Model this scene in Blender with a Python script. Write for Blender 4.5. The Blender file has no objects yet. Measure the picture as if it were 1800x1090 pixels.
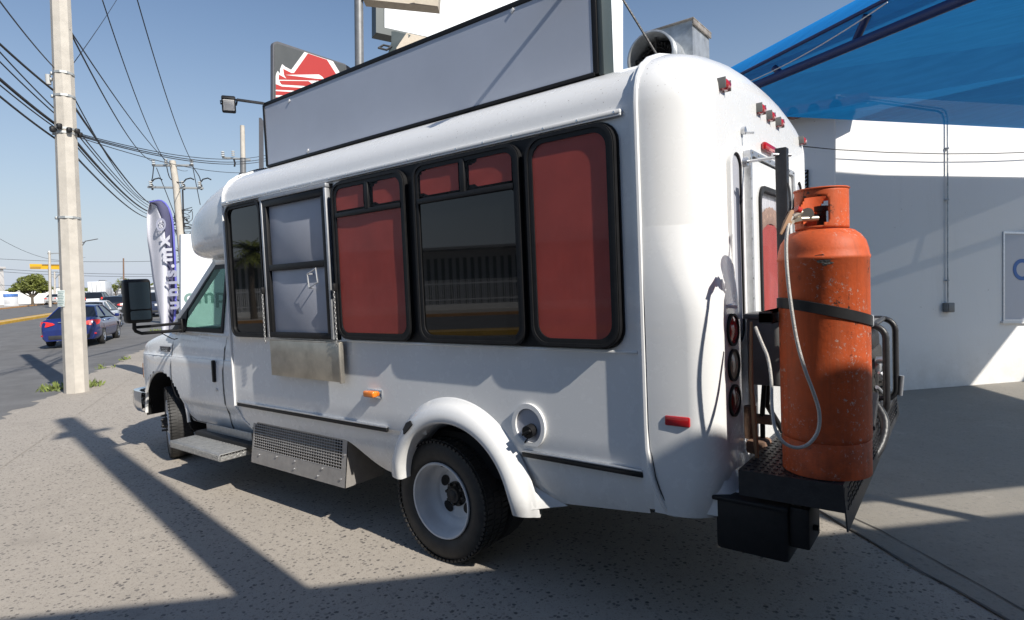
import bpy, bmesh, math, random
from mathutils import Vector, Matrix
from mathutils.geometry import tessellate_polygon
random.seed(7)
R=math.radians
scene=bpy.context.scene
COL=scene.collection

# ------------------------------------------------------------------ camera
F_PX=1050.0; PW,PH=1800.0,1090.0
CAM=Vector((-2.57307581,3.64452402,1.67671907))
CD=Vector((0.61030483,-0.79088948,-0.04496506))
CR=Vector((-0.7921395,-0.60882988,-0.04290923))
CU=Vector((-0.00656038,-0.06180631,0.9980666))
cam=bpy.data.cameras.new('camera'); cam.sensor_width=36; cam.lens=F_PX/PW*36
cam.clip_start=.05; cam.clip_end=2000
co=bpy.data.objects.new('camera',cam); COL.objects.link(co)
co.matrix_world=Matrix(((CR.x,CU.x,-CD.x,CAM.x),(CR.y,CU.y,-CD.y,CAM.y),(CR.z,CU.z,-CD.z,CAM.z),(0,0,0,1)))
scene.camera=co
# ------------------------------------------------------------------ sky + sun
SUN_EL=R(38); LD=Vector((.780,-.1124,-.6157)).normalized()   # direction the light travels
w=bpy.data.worlds.new('World'); scene.world=w; w.use_nodes=True
nt=w.node_tree; bg=nt.nodes['Background']
sky=nt.nodes.new('ShaderNodeTexSky'); sky.sky_type='NISHITA'; sky.sun_disc=False
sky.sun_elevation=SUN_EL
sky.sun_rotation=math.atan2(-LD.x,-LD.y)
sky.air_density=1.6; sky.dust_density=.3; sky.ozone_density=1.6; sky.altitude=200
# pale horizon haze blended into the sky by elevation
tcw=nt.nodes.new('ShaderNodeTexCoord'); sxw=nt.nodes.new('ShaderNodeSeparateXYZ'); nt.links.new(tcw.outputs['Generated'],sxw.inputs[0])
mrw=nt.nodes.new('ShaderNodeMapRange'); mrw.inputs[1].default_value=0; mrw.inputs[2].default_value=.55; mrw.inputs[3].default_value=1; mrw.inputs[4].default_value=0
nt.links.new(sxw.outputs[2],mrw.inputs[0])
pww=nt.nodes.new('ShaderNodeMath'); pww.operation='POWER'; pww.inputs[1].default_value=2.4; nt.links.new(mrw.outputs[0],pww.inputs[0])
mxw=nt.nodes.new('ShaderNodeMix'); mxw.data_type='RGBA'; mxw.inputs[7].default_value=(6.9,7.4,7.7,1)
nt.links.new(pww.outputs[0],mxw.inputs[0]); nt.links.new(sky.outputs[0],mxw.inputs[6])
tnw=nt.nodes.new('ShaderNodeMix'); tnw.data_type='RGBA'; tnw.blend_type='MULTIPLY'; tnw.inputs[0].default_value=1; tnw.inputs[7].default_value=(.92,.985,1.17,1)
nt.links.new(mxw.outputs[2],tnw.inputs[6]); nt.links.new(tnw.outputs[2],bg.inputs[0]); bg.inputs[1].default_value=.073
sl=bpy.data.lights.new('sun','SUN'); sl.energy=4.8; sl.angle=R(.5); sl.color=(1,.95,.87)
so=bpy.data.objects.new('sun',sl); COL.objects.link(so)
so.rotation_euler=LD.to_track_quat('-Z','Y').to_euler(); so.location=(-20,5,20)
scene.view_settings.view_transform='Standard'; scene.view_settings.look='None'
scene.view_settings.exposure=0.28; scene.view_settings.gamma=1
scene.render.engine='CYCLES'
scene.cycles.max_bounces=8; scene.cycles.transparent_max_bounces=12

# ------------------------------------------------------------------ helpers
def at(px,py,d):
    return CAM+(CD+CR*((px-PW/2)/F_PX)-CU*((py-PH/2)/F_PX))*d
def onpl(px,py,P,n):
    v=CD+CR*((px-PW/2)/F_PX)-CU*((py-PH/2)/F_PX)
    t=(P-CAM).dot(n)/v.dot(n); return CAM+v*t
def V(*a): return Vector(a)

class MB:
    def __init__(s): s.v=[]; s.f=[]; s.hard=False
    def add(s,vs,fs):
        o=len(s.v); s.v+=[tuple(v) for v in vs]; s.f+=[tuple(i+o for i in f) for f in fs]; return s
    def box(s,c,d,rot=None,M=None):
        hx,hy,hz=d[0]/2,d[1]/2,d[2]/2; c=Vector(c)
        P=[V(x,y,z) for x in(-hx,hx) for y in(-hy,hy) for z in(-hz,hz)]
        if rot is not None: P=[rot@q for q in P]
        return s.add([q+c for q in P],[(0,1,3,2),(4,6,7,5),(0,4,5,1),(2,3,7,6),(0,2,6,4),(1,5,7,3)])
    def rbox(s,c,d,b=.01,rot=None,seg=2):
        if seg<3: s.hard=True
        bm=bmesh.new(); bmesh.ops.create_cube(bm,size=1)
        for v in bm.verts: v.co=V(v.co.x*d[0],v.co.y*d[1],v.co.z*d[2])
        bmesh.ops.bevel(bm,geom=bm.edges[:],offset=b,segments=seg,affect='EDGES',profile=.5)
        return s.bm(bm,c,rot)
    def bm(s,bm,c=(0,0,0),rot=None):
        c=Vector(c); bm.verts.index_update()
        vs=[(rot@v.co if rot is not None else v.co)+c for v in bm.verts]
        s.add(vs,[[v.index for v in f.verts] for f in bm.faces]); bm.free(); return s
    def cyl(s,a,b,r0,r1=None,n=16,cap=True):
        a=Vector(a); b=Vector(b); r1=r0 if r1 is None else r1
        ax=(b-a).normalized(); t=V(0,0,1) if abs(ax.z)<.9 else V(1,0,0)
        x=ax.cross(t).normalized(); y=ax.cross(x)
        vs=[];
        for q,r in((a,r0),(b,r1)):
            for i in range(n):
                an=2*math.pi*(i+.5)/n; vs.append(q+x*(r*math.cos(an))+y*(r*math.sin(an)))
        fs=[(i,n+i,n+(i+1)%n,(i+1)%n) for i in range(n)]
        if cap: fs+=[tuple(range(n)),tuple(range(2*n-1,n-1,-1))]
        return s.add(vs,fs)
    def tube(s,pts,r,n=8,closed=False,cap=True):
        P=[Vector(p) for p in pts]; k=len(P); vs=[]; up=None
        for i in range(k):
            if closed: t=(P[(i+1)%k]-P[i-1])
            else: t=P[min(i+1,k-1)]-P[max(i-1,0)]
            t.normalize()
            if up is None:
                g=V(0,0,1) if abs(t.z)<.9 else V(1,0,0); x=t.cross(g).normalized()
            else:
                x=up-t*up.dot(t); x.normalize()
            up=x; y=t.cross(x); rr=r[i] if isinstance(r,(list,tuple)) else r
            for j in range(n):
                an=2*math.pi*(j+.5)/n; vs.append(P[i]+x*(rr*math.cos(an))+y*(rr*math.sin(an)))
        fs=[]
        for i in range(k if closed else k-1):
            a=i*n; b=((i+1)%k)*n
            for j in range(n): fs.append((a+j,b+j,b+(j+1)%n,a+(j+1)%n))
        if cap and not closed: fs+=[tuple(range(n)),tuple(range(k*n-1,(k-1)*n-1,-1))]
        return s.add(vs,fs)
    def lathe(s,prof,c,axis='z',n=32,closed=False):
        c=Vector(c); vs=[]; k=len(prof)
        for i in range(n):
            a=2*math.pi*i/n; ca,sa=math.cos(a),math.sin(a)
            for r,h in prof:
                q={'z':V(r*ca,r*sa,h),'y':V(r*ca,h,-r*sa),'x':V(h,r*ca,r*sa)}[axis]; vs.append(c+q)
        fs=[]
        for i in range(n):
            j=(i+1)%n
            for m in range(k if closed else k-1):
                m2=(m+1)%k; fs.append((i*k+m,j*k+m,j*k+m2,i*k+m2))
        return s.add(vs,fs)
    def grid(s,rows):
        n=len(rows[0]); vs=[q for r in rows for q in r]; fs=[]
        for i in range(len(rows)-1):
            for j in range(n-1): fs.append((i*n+j,i*n+j+1,(i+1)*n+j+1,(i+1)*n+j))
        return s.add(vs,fs)
    def prism(s,poly,ext):
        # poly: coplanar 3d points, ext: extrusion vector
        P=[Vector(p) for p in poly]; e=Vector(ext); n=len(P)
        tri=tessellate_polygon([P])
        s.add(P+[q+e for q in P],[tuple(t) for t in tri]+[tuple(i+n for i in reversed(t)) for t in tri]+[(i,(i+1)%n,(i+1)%n+n,i+n) for i in range(n)])
        return s
    def ring(s,outer,inner,ext):
        # frame between two loops with equal point count, extruded
        n=len(outer); e=Vector(ext)
        O=[Vector(p) for p in outer]; I=[Vector(p) for p in inner]
        vs=O+I+[q+e for q in O]+[q+e for q in I]; fs=[]
        for i in range(n):
            j=(i+1)%n
            fs+=[(i,j,n+j,n+i),(2*n+i,3*n+i,3*n+j,2*n+j),(i,2*n+i,2*n+j,j),(n+i,n+j,3*n+j,3*n+i)]
        return s.add(vs,fs)
    def build(s,name,mat,parent=None,smooth=None,off=None,kind=None,fixn=True):
        me=bpy.data.meshes.new(name); me.from_pydata(s.v,[],s.f); me.materials.append(mat)
        if fixn:
            b=bmesh.new(); b.from_mesh(me); bmesh.ops.recalc_face_normals(b,faces=b.faces[:]); b.to_mesh(me); b.free()
        if smooth is None: smooth=28 if s.hard else 50
        if smooth:
            for q in me.polygons: q.use_smooth=True
            me.set_sharp_from_angle(angle=R(smooth))
        o=bpy.data.objects.new(name,me); COL.objects.link(o)
        if parent is not None:
            o.parent=parent
            if parent.get('_w') : o.location=-Vector(parent.location)
        if kind: o['kind']=kind
        return o
ROOTS=[]
def thing(name,label,cat,loc=(0,0,0),rz=0,group=None,world=True):
    o=bpy.data.objects.new(name,None); COL.objects.link(o); o.location=loc; o.rotation_euler=(0,0,rz)
    o.empty_display_size=.2
    o['label']=label; o['category']=cat
    if group: o['group']=group
    if world and rz==0: o['_w']=1; ROOTS.append(o)
    return o
def tag(o,label,cat,group=None):
    o['label']=label; o['category']=cat
    if group: o['group']=group
    return o
def dup(root,loc,rz,label,group=None,swap=None):
    r=root.copy(); COL.objects.link(r); r.location=loc; r.rotation_euler=(0,0,rz); r['label']=label
    if group: r['group']=group
    def rec(a,b):
        for ch in list(a.children):
            c=ch.copy(); COL.objects.link(c); c.parent=b
            if swap and c.data and c.data.materials[0].name in swap:
                c.data=c.data.copy(); c.data.materials[0]=swap[ch.data.materials[0].name]
            rec(ch,c)
    rec(root,r); return r

# ------------------------------------------------------------------ materials
def mat(name,col,rough=.5,metal=0,spec=.5,coat=0,var=0,vscale=8,bump=0,bscale=60,emit=0):
    m=bpy.data.materials.new(name); m.use_nodes=True; t=m.node_tree; b=t.nodes['Principled BSDF']
    b.inputs['Base Color'].default_value=(*col,1); b.inputs['Roughness'].default_value=rough
    b.inputs['Metallic'].default_value=metal; b.inputs['Specular IOR Level'].default_value=spec
    b.inputs['Coat Weight'].default_value=coat; b.inputs['Coat Roughness'].default_value=.04
    if var or bump:
        tc=t.nodes.new('ShaderNodeTexCoord')
    if var:
        n=t.nodes.new('ShaderNodeTexNoise'); n.inputs['Scale'].default_value=vscale; n.inputs['Detail'].default_value=6; n.inputs['Roughness'].default_value=.65
        t.links.new(tc.outputs['Object'],n.inputs['Vector'])
        mx=t.nodes.new('ShaderNodeMix'); mx.data_type='RGBA'
        lo=[c*(1-var) for c in col]; hi=[min(1,c*(1+var)) for c in col]
        mx.inputs[6].default_value=(*lo,1); mx.inputs[7].default_value=(*hi,1)
        cr=t.nodes.new('ShaderNodeMapRange'); cr.inputs[1].default_value=.3; cr.inputs[2].default_value=.7
        t.links.new(n.outputs[0],cr.inputs[0]); t.links.new(cr.outputs[0],mx.inputs[0]); t.links.new(mx.outputs[2],b.inputs['Base Color'])
    if bump:
        n2=t.nodes.new('ShaderNodeTexNoise'); n2.inputs['Scale'].default_value=bscale; n2.inputs['Detail'].default_value=5
        t.links.new(tc.outputs['Object'],n2.inputs['Vector'])
        bp=t.nodes.new('ShaderNodeBump'); bp.inputs['Strength'].default_value=bump; bp.inputs['Distance'].default_value=.01
        t.links.new(n2.outputs[0],bp.inputs['Height']); t.links.new(bp.outputs[0],b.inputs['Normal'])
    if emit:
        b.inputs['Emission Color'].default_value=(*col,1); b.inputs['Emission Strength'].default_value=emit
    return m
class NT:
    def __init__(s,m): s.t=m.node_tree; s.b=s.t.nodes['Principled BSDF']
    def n(s,ty,**k):
        x=s.t.nodes.new('ShaderNode'+ty)
        for a,v in k.items():
            if a.startswith('i_'):
                x.inputs[a[2:].replace('_',' ')].default_value=v
            else: setattr(x,a,v)
        return x
    def l(s,a,b): s.t.links.new(a,b)
    def noise(s,vec,scale,detail=5,rough=.6):
        x=s.n('TexNoise'); x.inputs['Scale'].default_value=scale; x.inputs['Detail'].default_value=detail; x.inputs['Roughness'].default_value=rough
        s.l(vec,x.inputs['Vector']); return x.outputs[0]
    def rng(s,v,a,b,c=0,d=1):
        x=s.n('MapRange'); 
        for i,q in enumerate((a,b,c,d)): x.inputs[i+1].default_value=q
        s.l(v,x.inputs[0]); return x.outputs[0]
    def mix(s,f,a,b):
        x=s.n('Mix',data_type='RGBA')
        if hasattr(f,'is_linked') or hasattr(f,'links'): s.l(f,x.inputs[0])
        else: x.inputs[0].default_value=f
        for q,i in((a,6),(b,7)):
            if isinstance(q,tuple): x.inputs[i].default_value=(*q,1)
            else: s.l(q,x.inputs[i])
        return x.outputs[2]
    def math(s,op,a,b=0):
        x=s.n('Math',operation=op)
        for i,q in enumerate((a,b)):
            if isinstance(q,(int,float)): x.inputs[i].default_value=q
            else: s.l(q,x.inputs[i])
        return x.outputs[0]
    def bump(s,h,st=.3,dist=.01):
        x=s.n('Bump'); x.inputs['Strength'].default_value=st; x.inputs['Distance'].default_value=dist
        s.l(h,x.inputs['Height']); s.l(x.outputs[0],s.b.inputs['Normal'])

# bus paint: clean white enamel with dirt specks that gather on the upper surfaces
M_paint=mat('white_enamel',(.83,.83,.82),.24,coat=.5); q=NT(M_paint)
tc=q.n('TexCoord').outputs['Object']
vo=q.n('TexVoronoi'); vo.inputs['Scale'].default_value=38; q.l(tc,vo.inputs['Vector'])
sp=q.rng(vo.outputs['Distance'],.08,.13,1,0)
msk=q.rng(q.noise(tc,3.2,3),.5,.62)
sx=q.n('SeparateXYZ'); q.l(tc,sx.inputs[0])
hi=q.rng(sx.outputs[2],2.25,2.6)
speck=q.math('MULTIPLY',q.math('MULTIPLY',sp,msk),q.math('ADD',q.math('MULTIPLY',hi,.8),.06))
gr=q.rng(q.noise(tc,2.4,7,.7),.35,.75,0,.10)
c1=q.mix(gr,(.83,.83,.82),(.66,.645,.61))
c2=q.mix(speck,c1,(.22,.19,.16)); 
lowd=q.math('MULTIPLY',q.rng(sx.outputs[2],.78,.46),q.rng(q.noise(tc,5,6),.35,.75,0,.55))
c3=q.mix(lowd,c2,(.46,.43,.38)); q.l(c3,q.b.inputs['Base Color'])
q.l(q.rng(q.noise(tc,14,4),.3,.7,.24,.29),q.b.inputs['Roughness'])
q.bump(q.noise(tc,1.6,2),.05,.02)

M_black=mat('black_rubber',(.012,.012,.013),.5,spec=.3,var=.3,vscale=20)
M_trim=mat('black_trim',(.012,.012,.013),.5,spec=.25,bump=.05)
M_flap=mat('flap_rubber',(.008,.008,.008),.8,spec=.1)
M_steelblk=mat('black_painted_steel',(.022,.022,.024),.42,var=.4,vscale=12,bump=.15,bscale=90)
M_tyre=mat('tyre_rubber',(.028,.027,.026),.62,var=.35,vscale=14,bump=.12,bscale=120)
M_rim=mat('white_wheel_paint',(.64,.65,.66),.38,var=.07,vscale=9)
M_hub=mat('greasy_hub',(.03,.028,.026),.6,bump=.4,bscale=60)
M_chrome=mat('chrome',(.75,.76,.78),.12,1)
M_alu=mat('aluminium_trim',(.62,.63,.65),.35,.85,var=.1,vscale=30)
M_stain=mat('stainless_sheet',(.46,.43,.37),.38,.75,var=.22,vscale=7,bump=.03,bscale=40)
M_gboard=mat('grey_vent_metal',(.36,.34,.32),.45,.35,var=.15,vscale=10)
M_galv=mat('galvanised_metal',(.46,.48,.49),.42,.55,var=.28,vscale=14); 
M_rust=mat('rusty_metal',(.20,.12,.08),.8,var=.5,vscale=20)
M_amber=mat('amber_lens',(.85,.22,.02),.15,coat=.5)
M_red=mat('red_lens',(.45,.012,.015),.12,coat=.6)
M_clear=mat('pale_lens',(.42,.40,.30),.15,coat=.6)
M_redp=mat('red_window_vinyl',(.56,.085,.055),.55,var=.12,vscale=5,bump=.06,bscale=12)
M_greyp=mat('grey_window_panel',(.40,.41,.46),.45,var=.06,vscale=4)
M_signface=mat('grey_sign_face',(.50,.53,.60),.35,var=.05,vscale=1.4,bump=.02,bscale=2)
M_chain=mat('dull_chain',(.30,.30,.30),.5,.6)
M_reddk=mat('dark_red_lens',(.16,.008,.010),.15,coat=.5)
M_diam=mat('diamond_plate',(.42,.42,.41),.4,.6,var=.2,vscale=30)
M_pink=mat('red_cloth',(.55,.10,.08),.8,var=.15,vscale=6,bump=.3,bscale=8)
M_beige=mat('beige_cloth',(.45,.30,.22),.9,var=.2,vscale=14)
M_elbox=mat('grey_box_paint',(.16,.16,.155),.5,var=.1)
M_hose=mat('braided_hose',(.42,.40,.37),.5,.2,bump=.4,bscale=200)
M_brass=mat('worn_brass',(.45,.40,.33),.35,.8)
M_tape=mat('brown_tape',(.35,.20,.11),.7)
M_redplast=mat('red_plastic',(.5,.03,.02),.35)
def glass_mat(name,col,tr,rough=.02):
    m=bpy.data.materials.new(name); m.use_nodes=True; t=m.node_tree; b=t.nodes['Principled BSDF']
    b.inputs['Base Color'].default_value=(*col,1); b.inputs['Roughness'].default_value=rough; b.inputs['Specular IOR Level'].default_value=.5
    if tr>0:
        tp=t.nodes.new('ShaderNodeBsdfTransparent'); tp.inputs[0].default_value=(*[min(1,.75+.25*c/max(col)) for c in col],1)
        mx=t.nodes.new('ShaderNodeMixShader'); mx.inputs[0].default_value=1-tr
        t.links.new(tp.outputs[0],mx.inputs[1]); t.links.new(b.outputs[0],mx.inputs[2])
        t.links.new(mx.outputs[0],t.nodes['Material Output'].inputs[0])
    return m
M_dkglass=glass_mat('dark_tinted_glass',(.006,.007,.008),0)
M_pane=glass_mat('window_pane_glass',(.02,.02,.022),.90)
M_cabglass=glass_mat('cab_window_glass',(.02,.05,.04),.72)
M_carglass=glass_mat('car_glass',(.012,.015,.02),0,.05)

# gas cylinder orange: chipped and scuffed
M_or=mat('orange_cylinder_paint',(.62,.13,.035),.58,spec=.35); q=NT(M_or); tc=q.n('TexCoord').outputs['Object']
base=q.mix(q.rng(q.noise(tc,5,6,.7),.35,.7),(.64,.105,.024),(.50,.095,.03))
mp=q.n('Mapping'); mp.inputs['Scale'].default_value=(9,9,1.2); q.l(tc,mp.inputs[0])
base=q.mix(q.rng(q.noise(mp.outputs[0],3,5),.55,.75,0,.45),base,(.42,.13,.06))
sz=q.n('SeparateXYZ'); q.l(tc,sz.inputs[0])
mp2=q.n('Mapping'); mp2.inputs['Scale'].default_value=(14,14,.8); q.l(tc,mp2.inputs[0])
base=q.mix(q.rng(q.noise(mp2.outputs[0],2.2,4,.7),.5,.75,0,.45),base,(.20,.045,.018))
grime=q.math('MULTIPLY',q.rng(q.noise(tc,9,6,.7),.42,.7),q.rng(sz.outputs[2],1.15,.82,.25,.8)); base=q.mix(grime,base,(.13,.035,.018))
clus=q.rng(q.noise(tc,4.2,3),.48,.60)
chip=q.math('MULTIPLY',q.rng(q.noise(tc,55,6,.8),.575,.62),clus)
base=q.mix(chip,base,(.48,.40,.35))
ru=q.math('MULTIPLY',q.rng(q.noise(tc,26,6,.8),.57,.61),q.rng(q.noise(tc,6.1,2),.54,.62))
base=q.mix(ru,base,(.045,.03,.022)); q.l(base,q.b.inputs['Base Color']); q.bump(q.noise(tc,60,5),.12)

# ground: exposed-aggregate paving with dark pebbles
def ground_mat(name,base,dark,peb,scale,tone2):
    m=mat(name,base,.85,spec=.3); q=NT(m); tc=q.n('TexCoord').outputs['Object']
    wob=q.n('Mix',data_type='VECTOR'); wob.inputs[0].default_value=.02
    nz=q.n('TexNoise'); nz.inputs['Scale'].default_value=30; q.l(tc,nz.inputs['Vector'])
    q.l(tc,wob.inputs[4]); q.l(nz.outputs[1],wob.inputs[5])
    v=q.n('TexVoronoi'); v.inputs['Scale'].default_value=scale; v.inputs['Randomness'].default_value=1; q.l(wob.outputs[1],v.inputs['Vector'])
    sc=q.n('SeparateColor'); q.l(v.outputs['Color'],sc.inputs[0])
    size=q.rng(sc.outputs[0],0,1,.16,.46)
    inside=q.rng(q.math('SUBTRACT',v.outputs['Distance'],size),-.08,.05,1,0)
    pick=q.rng(sc.outputs[1],.22,1,0,1)
    pick=q.math('POWER',pick,.6)
    patch=q.rng(q.noise(tc,.9,4),.25,.6,.75,1)
    pm=q.math('MULTIPLY',q.math('MULTIPLY',inside,pick),q.math('MULTIPLY',patch,peb))
    v2=q.n('TexVoronoi'); v2.inputs['Scale'].default_value=scale*2.7; q.l(wob.outputs[1],v2.inputs['Vector'])
    s2=q.n('SeparateColor'); q.l(v2.outputs['Color'],s2.inputs[0])
    fine=q.math('MULTIPLY',q.rng(v2.outputs['Distance'],.25,.4,1,0),q.rng(s2.outputs[0],.25,1,0,.85*peb))
    b0=q.mix(q.rng(q.noise(tc,.55,6,.65),.3,.72),base,tone2)
    b1=q.mix(q.rng(q.noise(tc,120,3,.7),.3,.7,0,.35),b0,tuple(c*.6 for c in base))
    pale=q.rng(q.noise(tc,3.3,5,.7),.58,.75,0,.45); b1=q.mix(pale,b1,tuple(min(1,c*1.28) for c in base))
    b1=q.mix(q.rng(q.noise(tc,14,5,.7),.35,.7,0,.38),b1,tuple(c*.70 for c in base))
    stain=q.math('MULTIPLY',q.rng(q.noise(tc,1.3,6,.65),.56,.72,0,.55),q.rng(q.noise(tc,.35,3),.4,.6))
    b1=q.mix(stain,b1,tuple(c*.50 for c in base))
    b1=q.mix(fine,b1,tuple(c*.42 for c in base))
    b2=q.mix(pm,b1,q.mix(sc.outputs[2],dark,tuple(c*2.7 for c in dark))); q.l(b2,q.b.inputs['Base Color'])
    h=q.math('ADD',q.math('MULTIPLY',pm,-.6),q.math('MULTIPLY',q.noise(tc,160,3),.6)); q.bump(h,.5,.006)
    return m
M_lot=ground_mat('aggregate_paving',(.455,.405,.345),(.075,.069,.064),1,36,(.385,.345,.295))
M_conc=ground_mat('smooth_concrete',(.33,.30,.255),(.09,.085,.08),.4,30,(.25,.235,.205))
M_asph=mat('asphalt',(.15,.146,.142),.85,var=.22,vscale=1.2,bump=.4,bscale=180)
M_earth=mat('dusty_ground',(.34,.30,.25),.95,var=.2,vscale=.3,bump=.2,bscale=20)
M_joint=mat('dark_joint_dirt',(.11,.10,.09),.95)
M_yel=mat('yellow_kerb_paint',(.62,.36,.04),.7,var=.2,vscale=3)
M_ork=mat('orange_kerb_paint',(.55,.28,.10),.7,var=.2,vscale=3)
M_pave=mat('pale_pavement',(.42,.39,.35),.9,var=.15,vscale=2)
M_wwall=mat('white_wall_paint',(.82,.81,.785),.75,var=.05,vscale=2.2,bump=.12,bscale=35)
q=NT(M_wwall); tc=q.n('TexCoord').outputs['Object']; sz=q.n('SeparateXYZ'); q.l(tc,sz.inputs[0]); mpw=q.n('Mapping'); mpw.inputs['Scale'].default_value=(3,3,.35); q.l(tc,mpw.inputs[0])
low=q.math('MULTIPLY',q.rng(sz.outputs[2],.7,.0),q.rng(q.noise(tc,3,6,.7),.3,.7,.1,.75)); strk=q.math('MULTIPLY',q.rng(q.noise(mpw.outputs[0],1.5,5,.7),.55,.75,0,.22),1.0)
spt=q.math('MULTIPLY',q.rng(q.noise(tc,19,4,.6),.71,.74),.6)
q.l(q.mix(spt,q.mix(low,q.mix(strk,(.82,.81,.785),(.66,.645,.61)),(.55,.52,.47)),(.35,.33,.30)),q.b.inputs['Base Color'])
M_swall=mat('pale_grey_plaster',(.60,.60,.60),.8,var=.06,vscale=2.2,bump=.12,bscale=35)
M_tile=mat('clay_tile',(.28,.13,.08),.8,var=.3,vscale=10)
M_pole=mat('pole_concrete',(.50,.46,.40),.85,var=.13,vscale=4,bump=.15,bscale=40)
M_galvpole=mat('grey_steel_pole',(.20,.20,.20),.5,.4,var=.15)
M_dkpole=mat('dark_grey_pole',(.13,.13,.14),.5,.2,var=.1)
M_wire=mat('black_cable',(.02,.02,.022),.6)
M_ins=mat('porcelain',(.5,.5,.48),.3)
M_steelarm=mat('galvanised_arm',(.42,.43,.42),.5,.4)
M_billb=mat('billboard_white',(.80,.82,.84),.6,var=.05,vscale=.5,bump=.1,bscale=1)
M_dkgreen=mat('dark_frame_paint',(.05,.065,.065),.5)
M_signdk=mat('sign_dark_grey',(.085,.09,.09),.45,var=.1,vscale=2)
M_signred=mat('sign_red',(.43,.042,.036),.45)
M_signwh=mat('sign_white',(.80,.78,.76),.45)
M_flagw=mat('flag_white_fabric',(.60,.60,.66),.8,var=.06,vscale=3,bump=.2,bscale=5)
M_flagn=mat('flag_navy_fabric',(.075,.075,.14),.8,var=.1,vscale=3)
M_flagb=mat('flag_blue_sleeve',(.12,.12,.48),.6)
M_flagl=mat('flag_pale_print',(.36,.37,.46),.8)
M_beigesign=mat('beige_panel',(.42,.36,.28),.6,var=.1)
M_greent=mat('green_print',(.16,.26,.24),.6)
M_bluet=mat('blue_print',(.06,.16,.42),.5)
M_leaf=mat('tree_leaves',(.14,.16,.03),.6,var=.5,vscale=1.2)
M_leaf2=mat('weed_leaves',(.16,.20,.05),.6,var=.4,vscale=8)
M_bark=mat('bark',(.10,.08,.06),.9,var=.3)
M_ywl=mat('yellow_sign_paint',(.85,.46,.02),.5,var=.08,vscale=1)

# blue shade net: woven mesh letting part of the sun through
M_net=bpy.data.materials.new('blue_shade_net'); M_net.use_nodes=True; t=M_net.node_tree; t.nodes.clear()
out=t.nodes.new('ShaderNodeOutputMaterial'); df=t.nodes.new('ShaderNodeBsdfDiffuse'); tl=t.nodes.new('ShaderNodeBsdfTranslucent'); tp=t.nodes.new('ShaderNodeBsdfTransparent')
tcn=t.nodes.new('ShaderNodeTexCoord'); nn=t.nodes.new('ShaderNodeTexNoise'); nn.inputs['Scale'].default_value=3.5; nn.inputs['Detail'].default_value=6
mpn=t.nodes.new('ShaderNodeMapping'); mpn.inputs['Scale'].default_value=(1,6,1); t.links.new(tcn.outputs['Object'],mpn.inputs[0]); t.links.new(mpn.outputs[0],nn.inputs['Vector'])
rp=t.nodes.new('ShaderNodeValToRGB'); rp.color_ramp.elements[0].position=.35; rp.color_ramp.elements[1].position=.7
rp.color_ramp.elements[0].color=(.018,.27,.66,1); rp.color_ramp.elements[1].color=(.026,.32,.74,1)
t.links.new(nn.outputs[0],rp.inputs[0]); t.links.new(rp.outputs[0],df.inputs[0]); t.links.new(rp.outputs[0],tl.inputs[0])
m1=t.nodes.new('ShaderNodeMixShader'); m1.inputs[0].default_value=.17; t.links.new(df.outputs[0],m1.inputs[1]); t.links.new(tl.outputs[0],m1.inputs[2])
m2=t.nodes.new('ShaderNodeMixShader'); m2.inputs[0].default_value=.965; t.links.new(tp.outputs[0],m2.inputs[1]); t.links.new(m1.outputs[0],m2.inputs[2])
t.links.new(m2.outputs[0],out.inputs[0])
M_frameblue=mat('dark_blue_tube',(.012,.03,.12),.45)
M_string=mat('pale_string',(.6,.6,.58),.8)
M_roofm=mat('metal_roof_sheet',(.30,.30,.30),.5,.3)

# ================================================================== GROUND
def gz(x,y):
    u=(x-8.34)*.876+(y-1.47)*-.482
    return .018*max(0,u-15)
RQ=V(8.34,1.47,0); RU=V(.876,-.482,0); RV=V(.482,.876,0)
def road(u,v,h=0):
    p=RQ+RU*u+RV*v; return V(p.x,p.y,gz(p.x,p.y)+h)
def strip(v0,v1,u0,u1,h,n=30,nv=2):
    us=[u0+(u1-u0)*(i/n) for i in range(n+1)]
    if u0<15<u1: us=sorted(set(us+[15]))
    return [[road(u,v0+(v1-v0)*j/nv,h) for j in range(nv+1)] for u in us]
mb=MB(); mb.grid(strip(-400,400,-300,15,-.012,2,2)); mb.grid(strip(-400,400,15,600,-.012,2,2)); 
o=mb.build('ground',M_earth,smooth=0); o['kind']='structure'
mb=MB(); mb.grid(strip(-60,.02,-40,15,-.002,4,4)); mb.grid(strip(-60,.02,15,40,-.002,4,4))
o=mb.build('parking_lot',M_lot,smooth=0); o['kind']='structure'
mb=MB(); mb.grid(strip(0,11.4,-60,260,.004)); mb.grid(strip(12.4,24,-60,260,.004))
o=mb.build('road',M_asph,smooth=0); o['kind']='structure'
# ragged crumbling lot edge strip
mb=MB(); n=260; rr=random.Random(3); rows=[]
for i in range(n+1):
    u=-6+i*.2; a=rr.uniform(-.10,.16)+.08*math.sin(u*1.3); rows.append([road(u,-.9,.002),road(u,a,.008)])
mb.grid(rows); o=mb.build('lot_edge',M_lot,smooth=0); o['kind']='structure'
def kerb(name,v0,v1,u0,u1,h,m):
    mb=MB(); us=[u0,15,u0+(u1-u0)*.5,u1] if u0<15 else [u0,u1]; 
    mb.grid([[road(u,v0,-.01),road(u,v0,h),road(u,v1,h),road(u,v1,-.01)] for u in us])
    o=mb.build(name,m,smooth=0); o['kind']='structure'; return o
kerb('median_kerb',11.4,11.75,-60,95,.16,M_yel); kerb('median_fill',11.752,12.05,-60,95,.15,M_pave); kerb('median_kerb',12.052,12.4,-60,95,.16,M_yel)
kerb('far_kerb',24,24.35,-60,240,.16,M_ork); kerb('far_pavement',24.352,29,-60,240,.15,M_pave)
kerb('near_kerb',-.6,-.35,24,200,.13,M_ork); 
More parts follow.
